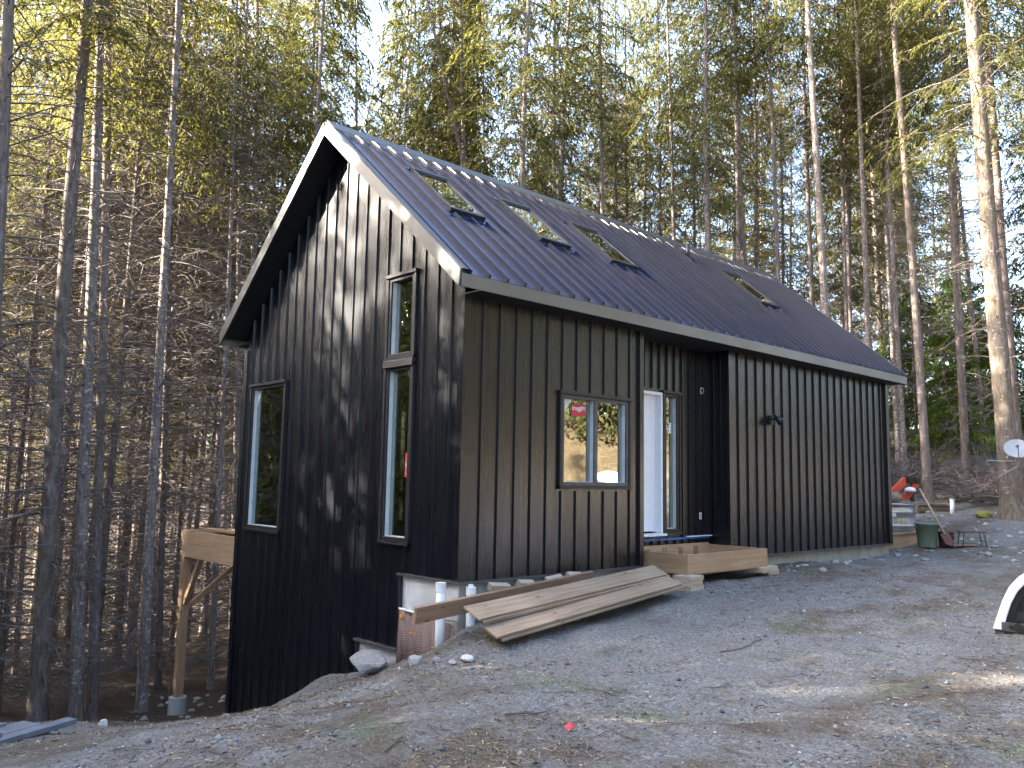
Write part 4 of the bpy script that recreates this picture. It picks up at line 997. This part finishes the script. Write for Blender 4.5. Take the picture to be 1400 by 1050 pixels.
# pile of boards at the edge of the slope
def loose_board(a, b, wd, th, lab, up=(0,0,1)):
    a, b = Vector(a), Vector(b); c = (a+b)/2; t = MB(); t.beam(a - c, b - c, wd, th, up); o = t.build('board', MAT['sheet'], None, bevel=.003); o.location = c
    tag(o, lab, 'board', 'blue grey boards piled at the slope edge')
q0 = P(98, 985, 8.3); dv = (P(-60, 1030, 7.2) - q0).normalized(); sd2 = Vector((-dv.y, dv.x, 0)).normalized()
if sd2.dot(_f) < 0: sd2 = -sd2
for i, (ds, db, z, wd, lab) in enumerate(((.0, .0, .0, .14, 'lowest grey board with its tip farthest out on the slope'), (.2, .28, .01, .24, 'wide grey board second in the pile beside the foremost board'), (.40, .48, .035, .2, 'thin grey board behind the wide one in the pile'), (.12, .75, .05, .22, 'short ended dark edged board on top of the pile'), (.42, .95, .055, .26, 'broad pale board on the back of the pile'))):
    a = q0 + sd2*ds + dv*db + Vector((0,0,z)); loose_board(a, a + dv*2.6, wd, .035 if i else .05, lab)

# deck with stock tank, machine, bin, tools beyond the house
pl = P(1215, 747, 19.2); gz = ht(14.2, .6)
bx = pl.x
pd = empty('tub_deck', (12.5, .25, 0), 0, 'low plank deck carrying the steel tub beyond the house corner', 'deck')
td = .13
t = MB(); t.box((0, 0, td-.30), (2.5, .05, td)); t.build('rim_joist', MAT['woodx'], pd)
t = MB(); t.box((2.451, .051, td-.30), (2.5, 2.6, td)); t.build('rim_joist', MAT['woody'], pd)
t = MB()
for k_ in range(19): t.box((-.02 + k_*.133, -.03, td+.002), (.105 + k_*.133, 2.62, td+.034))
t.build('decking', MAT['grey_wood'], pd)
tp = Vector((14.05, 1.10, td+.036))
tk = empty('stock_tank', tp, 0, 'round galvanised stock tank on the low plank deck', 'stock tank')
t = MB(); rt, hh = .80, .62
prof = [(0, .0), (rt-.02, 0), (rt, .02), (rt, .12), (rt+.012, .13), (rt+.012, .15), (rt, .16), (rt, .44), (rt+.012, .45), (rt+.012, .47), (rt, .48), (rt, hh), (rt+.02, hh+.01), (rt+.02, hh+.03), (rt-.01, hh+.03), (rt-.015, .03), (0, .03)]
t.lathe(prof, 40); t.build('tank_body', MAT['galv'], tk, True)
t = MB(); 
for a in np.linspace(-2.6, -.5, 26): t.tube([(math.cos(a)*(rt+.002), math.sin(a)*(rt+.002), .18), (math.cos(a)*(rt+.002), math.sin(a)*(rt+.002), .42)], .008, 4)
t.build('corrugation', MAT['galv'], tk)
t = MB(); a = -2.35; t.obox((math.cos(a)*(rt+.012), math.sin(a)*(rt+.012), .40), (.09*math.sin(a), -.09*math.cos(a), 0), (.004*math.cos(a), .004*math.sin(a), 0), (0,0,.045)); t.build('tank_label', MAT['white_paper'], tk)
t = MB(); t.box((-.8, -.10, -.015), (.8, .10, .015)); o = t.build('plank', MAT['grey_wood'], None); o.location = (tp.x+.15, tp.y-.25, tp.z+hh+.047); o.rotation_euler = (0, 0, -.35); tag(o, 'thin plank laid across the top of the steel tub', 'plank')
lg = empty('cut_log', (tp.x-.02, tp.y-.32, tp.z+hh+.065+.11), -.35, 'short barked log lying on the plank over the tub', 'log')
t = MB(); t.tube([(-.19,0,0), (.23,0,.0)], .125, 18); t.build('bark', MAT['bark_log'], lg, True)
t = MB(); t.tube([(-.196,0,0), (-.188,0,0)], .112, 18); t.build('cut_end', MAT['endgrain'], lg)
# orange wood splitter behind
ms = P(1236, 664, 21.5); mg = ht(ms.x, ms.y)
mc = empty('wood_splitter', (ms.x, ms.y, mg), math.atan2(_r.y, _r.x), 'orange red wood splitter with black engine beyond the steel tub', 'machine')
zz = ms.z - mg
t = MB(); t.beam((-.55, 0, zz-.42), (.05, 0, zz+.16), .16, .16, (0,1,0)); t.build('boom', MAT['orange_red'], mc, bevel=.01)
t = MB(); t.beam((.05, .05, zz-.30), (.30, .0, zz+.08), .14, .20, (0,1,0)); t.box((-.25, -.05, zz-.36), (.12, .12, zz-.24)); t.build('hopper', MAT['orange_red'], mc, bevel=.01)
t = MB(); t.box((.02, -.12, zz+.06), (.38, .16, zz+.21)); t.tube([(.1, -.13, zz+.14), (.1, -.17, zz+.14)], .055, 12); t.tube([(.28, -.12, zz+.13), (.28, -.16, zz+.13)], .045, 12); t.box((.08, -.05, zz+.215), (.3, .1, zz+.25)); t.build('engine', MAT['black'], mc, bevel=.01)
t = MB(); t.lathe([(0,-.05), (.13,-.05), (.14,.0), (.10,.05), (0,.07)], 16, (.06, -.2, zz-.10)); t.build('fuel_tank', MAT['white'], mc, True)
t = MB(); t.beam((-.5, 0, zz-.42), (-.5, 0, .0), .08, .08, (0,1,0)); t.beam((.2, 0, zz-.2), (.2, 0, .0), .08, .08, (0,1,0)); t.build('frame', MAT['frame'], mc)
for sx in (-.3,):
    t = MB(); t.tube([(sx, -.28, .25), (sx, -.14, .25)], .25, 20); t.build('wheel', MAT['black'], mc)
# green bin
pb2 = P(1268, 751, 18.6); bn = empty('garbage_bin', (pb2.x, pb2.y, ht(pb2.x, pb2.y)), 0, 'faded green plastic bin without a lid beside the low deck', 'bin')
t = MB(); t.lathe([(0,0), (.185,0), (.19,.02), (.235,.50), (.255,.505), (.255,.535), (.235,.54), (.18,.03), (0,.03)], 28); t.build('bin_body', MAT['green_bin'], bn, True)
t = MB(); 
for sg in (-1, 1): t.beam((sg*.255*_r.x, sg*.255*_r.y, .44), (sg*.275*_r.x, sg*.275*_r.y, .44), .1, .04)
t.build('handle', MAT['green_bin'], bn)
# rusty bucket and shovel
pk = P(1294, 749, 18.6); bk = empty('rusty_bucket', (pk.x, pk.y, ht(pk.x, pk.y)), 0, 'rusty brown bucket standing next to the green bin', 'bucket')
t = MB(); t.lathe([(0,0), (.14,0), (.165,.33), (.172,.335), (.165,.34), (.135,.02), (0,.02)], 24); t.build('bucket_body', MAT['rust'], bk, True)
t = MB(); t.tube([(.165*math.cos(a), .03 + .02*math.sin(a*1), .33 + .10*math.sin(a)) for a in np.linspace(0, math.pi, 10)], .005, 5); t.build('bail', MAT['rust'], bk)
s0_, s1_ = P(1301, 747, 18.2), P(1257, 668, 18.9)
sv = empty('shovel', s0_, 0, 'long handled shovel leaning from the bucket up to the tub', 'shovel')
t = MB(); t.tube([(0,0,.0) + (s1_-s0_)*.2 if False else tuple((s1_-s0_)*.2), tuple(s1_-s0_)], .021, 8); t.build('shaft', MAT['handle'], sv, True)
t = MB(); dd = (s1_-s0_).normalized(); sx_ = dd.cross(Vector((_f.x,_f.y,0))).normalized(); nn = sx_.cross(dd)
t.prism([dd*.0, dd*.08 + sx_*.09, dd*.32 + sx_*.09, dd*.34, dd*.32 - sx_*.09, dd*.08 - sx_*.09], nn*.006); t.build('blade', MAT['rust'], sv)
# low black bench
pn = P(1329, 742, 18.3); bs = empty('black_bench', (pn.x, pn.y, ht(pn.x, pn.y)), az_, 'small black metal bench alone on the rubble', 'bench')
t = MB(); t.box((-.28, -.12, .33), (.28, .12, .355)); t.build('seat', MAT['rust'], bs, bevel=.004)
for x in (-.24, .24):
    for y in (-.1, .1):
        t = MB(); t.tube([(x*1.12, y*1.1, 0), (x*.9, y*.9, .33)], .010, 6); t.build('leg', MAT['black'], bs)
t = MB(); t.tube([(-.25, -.1, .15), (-.25, .1, .15)], .008, 5); t.tube([(.25, -.1, .15), (.25, .1, .15)], .008, 5); t.build('stretcher', MAT['black'], bs)
pq = P(1318, 746, 18.4); t = MB(); t.box((-.3, -.09, 0), (.3, .09, .02)); o = t.build('board_offcut', MAT['grey_wood']); o.location = (pq.x, pq.y, ht(pq.x, pq.y)+.03); o.rotation_euler = (0, 0, az_+.1); tag(o, 'short grey board lying flat before the black bench', 'board')
# white standpipe, plank, log
pw = P(1302, 704, 23); o = empty('standpipe', (pw.x, pw.y, ht(pw.x, pw.y)), 0, 'short white plastic standpipe in the rubble near the trees', 'pipe')
t = MB(); t.tube([(0,0,-.1), (.02,0,.36)], .055, 14); t.build('pipe_tube', MAT['pvc'], o, True); t = MB(); t.tube([(.02,0,.32), (.022,0,.39)], .064, 14); t.build('pipe_cap', MAT['pvc'], o)
pw = P(1276, 688, 23.5); t = MB(); t.box((-.5, -.1, -.02), (.5, .1, .02)); o = t.build('plank', MAT['grey_wood']); o.location = (pw.x, pw.y, pw.z); o.rotation_euler = (0, .02, az_); tag(o, 'dark plank bridging a fallen log behind the steel tub', 'plank')
for i, (u, v, dd_, ln, r, lab) in enumerate(((1288, 697, 23.6, 1.3, .11, 'mossy fallen log under the dark plank'), (1330, 690, 25, 2.4, .09, 'thin fallen log at the forest edge past the standpipe'))):
    pw = P(u, v, dd_); lo = empty('fallen_log', (pw.x, pw.y, max(ht(pw.x, pw.y)+r*.7, pw.z-.05)), az_ + .15*i, lab, 'log', 'fallen logs at the forest edge')
    t = MB(); t.tube([(-ln/2,0,0), (0,.03,.02), (ln/2,0,0)], [r, r*.95, r*.85], 12); t.build('bark', MAT['bark_log'], lo, True)
    t = MB(); t.tube([(-ln/2-.006,0,0), (-ln/2,0,0)], r*.9, 12); t.build('cut_end', MAT['endgrain'], lo)
pm = gpt(1344, 706); o = rock(pm, .42, 'stone covered in yellow green moss at the foot of the thickest trunk', group='rocks by the house'); o.material_slots[0].link = 'OBJECT'; o.material_slots[0].material = MAT['moss']
# satellite dish on a bracket fixed to the thick trunk
pdh = P(1391, 613, 20.6); ds = empty('satellite_dish', pdh, 0, 'grey satellite dish with feed arm mounted beside the thick trunk', 'satellite dish')
fz = (Vector((-_r.x*.35 - _f.x*.8, -_r.y*.35 - _f.y*.8, .55))).normalized(); rx_ = Vector((0,0,1)).cross(fz).normalized(); uy_ = fz.cross(rx_)
Md = Matrix((rx_, uy_, fz)).transposed()
t = MB(); pr_ = [(.0001, -.06), (.12, -.055), (.24, -.035), (.34, -.006), (.37, .004), (.375, -.006), (.34, -.02), (.2, -.06), (.0001, -.075)]
t.lathe(pr_, 32, sx=1., sy=.92); t.v = [tuple(Md @ (Vector(v) * .8)) for v in t.v]; t.build('reflector', MAT['dish'], ds, True)
tip = Md @ Vector((-.05, -.16, .42)); t = MB(); t.tube([Md @ Vector((0, -.34, 0)), tip], .014, 6); t.build('feed_arm', MAT['dish'], ds)
t = MB(); t.tube([tip - fz*.02, tip - fz*.10], [.03, .045], 10); t.build('feed_horn', MAT['dish'], ds)
bk_ = Md @ Vector((0, -.05, -.10)); t = MB(); t.tube([Md @ Vector((0,0,-.06)), bk_, bk_ + Vector((0,0,-.35)), bk_ + Vector((-_r.x*.18, -_r.y*.18, -.62)) + _f*.55], .022, 8); t.build('mast', MAT['dish'], ds)
t = MB(); t.tube([bk_ + Vector((0,0,-.22)), bk_ + Vector((-_r.x*.5, -_r.y*.5, -.20)) + _f*.5], .012, 6); t.build('strut', MAT['dish'], ds)
# brush pile
def brush(u, v, d, lab, n, R_):
    c = P(u, v, d); g = ht(c.x, c.y); rg = np.random.default_rng(int(u)); p0 = np.stack([rg.normal(0, R_, n), rg.normal(0, R_*.6, n), np.abs(rg.normal(0, .3, n))], -1)
    dv = rg.normal(0, 1, (n, 3)); dv[:, 2] = np.abs(dv[:, 2])*.4; dv /= np.linalg.norm(dv, axis=-1, keepdims=True); ln = rg.uniform(.4, 1.5, n)[:, None]
    pa = np.stack([p0, p0 + dv*ln*.5 + rg.normal(0, .05, (n, 3)), p0 + dv*ln], 1); V, Fq = tubes_np(pa, np.stack([np.full(n, .014), np.full(n, .010), np.full(n, .004)], -1), 4)
    o = link('brush_pile', np_mesh('brush_pile', V, Fq, 4), MAT['twig']); o.location = (c.x, c.y, g); o.rotation_euler = (0, 0, az_); tag(o, lab, 'brush', 'heaps of dead brush', 'stuff')
brush(1300, 668, 27, 'heap of dead brush under the slender clear trunk', 700, 1.6)
brush(1360, 690, 24, 'heap of dead brush around the foot of the thickest trunk', 350, 1.0)
brush(1245, 690, 29, 'heap of dead brush behind the orange machine', 500, 1.5)

# background forest
def clear(x, y, r):
    if -1.6 < x < 13.6 and -3 < y < 9.4: return False
    for a, b in HERO_XY:
        if (a-x)**2 + (b-y)**2 < r*r: return False
    return True
LB = 'slender conifer among many in the deep shaded background forest'
n = 0; tries = 0; BX = []
fr = random.Random(21)
keys = ['fir0', 'fir1', 'fir2', 'dense0', 'dense1', 'twiggy', 'dense0', 'twiggy', 'dense1']
while n < 178 and tries < 20000:
    tries += 1; d = 22 + 55 * fr.random() ** .9; uu = fr.uniform(-800, 800) / FPX
    x = CAM.x + d*(_f.x + uu*_r.x); y = CAM.y + d*(_f.y + uu*_r.y)
    if uu > .42 and d < 27: continue
    if uu > .05 and fr.random() < .4: continue
    if -.45 < uu < -.2 and d > 34 and fr.random() < .45: continue
    if uu > .36 and d > 30 and fr.random() < .65: continue
    if -.06 < uu < .03 and d > 26 and fr.random() < .6: continue
    if not clear(x, y, 1.3): continue
    HERO_XY.append((x, y)); k = fr.choice(keys)
    if uu < -.25 and d < 32 and k.startswith('dense'): k = 'twiggy'
    tl_ = Vector((fr.gauss(0, .025), fr.gauss(0, .025), 1)).normalized()
    tree(k, (x, y, ht(x, y)), tl_, fr.uniform(0, 6.28), fr.uniform(.65, 1.15), fr.uniform(.85, 1.12), LB); n += 1
while n < 200:
    d = fr.uniform(20, 36); uu = fr.uniform(-730, -300) / FPX; x = CAM.x + d*(_f.x + uu*_r.x); y = CAM.y + d*(_f.y + uu*_r.y)
    if not clear(x, y, 1.0): continue
    HERO_XY.append((x, y)); tree('twiggy', (x, y, ht(x, y)), Vector((fr.gauss(0, .02), fr.gauss(0, .02), 1)).normalized(), fr.uniform(0, 6.28), fr.uniform(.6, 1.0), fr.uniform(.8, 1.1), LB); n += 1
# understory hemlocks on the right
for i, (u, v, d, s, lab) in enumerate(((1300, 660, 31, 1.0, 'bright green young hemlock behind the slender clear trunk'), (1268, 640, 36, 1.25, 'young hemlock in shade behind the orange machine'), (1345, 650, 36, 1.1, 'young hemlock behind the whitish thin trunk'),
                                      (1392, 640, 33, 1.2, 'young hemlock at the picture edge behind the dish'), (1235, 640, 38, 1.2, 'young hemlock behind the grey trunk at the house corner'), (1320, 640, 42, 1.5, 'tallest young hemlock far behind the clear trunk'), (1365, 640, 45, 1.5, 'dim young hemlock farthest behind the thick trunk'))):
    p = P(u, v, d); tree('sapling', (p.x, p.y, ht(p.x, p.y)), Vector((0, 0, 1)), i*1.3, 1, s, lab, 'young hemlocks under the trees', 'young_hemlock')

# forest outside the frame: it shades the yard and is mirrored in the glass and metal (one mass, nobody sees it directly)
fo = random.Random(8); OUT = []
LP = []
for sdn, hb, Lm in ((31, 7.5, 3.0), (32, 9.5, 2.6), (33, 6.0, 3.2), (34, 11., 2.6)):
    rg = np.random.default_rng(sdn); Vt, Ft = trunk_mesh(rg, 25, .15, sdn); Vb, Fb, Vl, Fl = crown_mesh(rg, 25, sdn, hb, 110, Lm, dens=6, leaf=.42, q=3, fat=(.14, .24))
    Vd, Fd = dead_mesh(rg, 25, sdn, .8, hb + 3, 60, 1.7, 4)
    LP.append((np.concatenate([Vt, Vb, Vd, Vl]), np.concatenate([Ft, Fb + len(Vt), Fd + len(Vt) + len(Vb), Fl + len(Vt) + len(Vb) + len(Vd)]), np.concatenate([np.zeros(len(Ft)), np.ones(len(Fb) + len(Fd)), np.full(len(Fl), 2)])))
for sdn, Hh in ((41, 10), (42, 8), (43, 12)):
    rg = np.random.default_rng(sdn); Vt, Ft = trunk_mesh(rg, Hh, .09, sdn); Vb, Fb, Vl, Fl = crown_mesh(rg, Hh, sdn, .3, 100, 2.1, dens=6, leaf=.34, q=3, fat=(.14, .24))
    LP.append((np.concatenate([Vt, Vb, Vl]), np.concatenate([Ft, Fb + len(Vt), Fl + len(Vt) + len(Vb)]), np.concatenate([np.zeros(len(Ft)), np.ones(len(Fb)), np.full(len(Fl), 2)])))
KIND = []; SCL = []
def outer(n, fx, fy, r=1.8, low=False, thin=False, scale=1.0):
    c = 0; tr = 0
    while c < n and tr < 6000:
        tr += 1; x, y = fx(), fy(); dd = (x - CAM.x)*_f.x + (y - CAM.y)*_f.y; ss = (x - CAM.x)*_r.x + (y - CAM.y)*_r.y
        if dd > 0 and abs(ss)/dd < .72: continue
        pq_ = x*.65 + y*.76                                     # offset across the sunbeams
        if thin and (1.7 < pq_ < 3.3 and fo.random() < .8): continue  # gap cut through the unseen trees so sun dapples reach the gable
        if any((a-x)**2 + (b-y)**2 < r*r for a, b in OUT): continue
        SCL.append(scale); OUT.append((x, y)); KIND.append(fo.choice((4, 5, 6)) if low else fo.randrange(4)); c += 1
outer(105, lambda: fo.uniform(-58, -14), lambda: fo.uniform(-6, 46), 1.8, thin=True)
outer(125, lambda: fo.uniform(-44, -14), lambda: fo.uniform(-6, 42), 1.5, thin=True, scale=.56)
for k_ in range(20):      # unseen clump added to shade the gable, gap left for sun dapples
    tt = 17 + 1.6*k_; pp = -.6 + (k_*2.39) % 6.2
    if 1.7 < pp < 3.3: continue
    OUT.append((-.76*tt + .65*pp, .65*tt + .76*pp)); KIND.append(k_ % 4); SCL.append(.55 if k_ % 3 == 0 and tt < 34 else 1.0)
outer(55, lambda: fo.uniform(-38, -4), lambda: fo.uniform(7, 46), 1.3, scale=.55)
outer(16, lambda: fo.uniform(-60, -14), lambda: fo.uniform(44, 80), 2.5)
outer(40, lambda: fo.uniform(-60, -12), lambda: fo.uniform(-30, -8), 2.0)
outer(OUTN[2], lambda: fo.uniform(-6, 46), lambda: fo.uniform(-46, -23), 2.0)
Vs, Fs, Ms = [], [], []; b0 = 0
outer(60, lambda: fo.uniform(-60, -22), lambda: fo.uniform(-14, 10), 1.2, True)
outer(60, lambda: fo.uniform(-45, -7), lambda: fo.uniform(10, 50), 1.2, True)
outer(50, lambda: fo.uniform(-50, -8), lambda: fo.uniform(30, 75), 1.2, True)
outer(70, lambda: fo.uniform(-4, 26), lambda: fo.uniform(-36, -15.5), 1.2, True)
outer(60, lambda: fo.uniform(38, 74), lambda: fo.uniform(-36, 4), 1.6, True)
outer(40, lambda: fo.uniform(42, 78), lambda: fo.uniform(-36, 4), 2.)
zz_ = hts(np.array([a for a, b in OUT]), np.array([b for a, b in OUT]))
for (x, y), z, kd, sc in zip(OUT, zz_, KIND, SCL):
    V, Fq, mi = LP[kd]; a = fo.uniform(0, 6.28); c, q = math.cos(a), math.sin(a); sh = fo.uniform(1.0, 1.35) * sc
    Vs.append(np.stack([(V[:, 0]*c - V[:, 1]*q)*sc**.5 + x, (V[:, 0]*q + V[:, 1]*c)*sc**.5 + y, V[:, 2]*sh + z], -1)); Fs.append(Fq + b0); Ms.append(mi); b0 += len(V)
me = np_mesh('surrounding_forest', np.concatenate(Vs), np.concatenate(Fs), 4)
for m_ in ('bark', 'twig', 'leaf'): me.materials.append(MAT[m_])
me.polygons.foreach_set('material_index', np.concatenate(Ms).astype(np.int32)); me.update()
o = bpy.data.objects.new('surrounding_forest', me); COL.objects.link(o); tag(o, 'conifer forest standing around the yard beyond the picture edges', 'forest', kind='stuff')
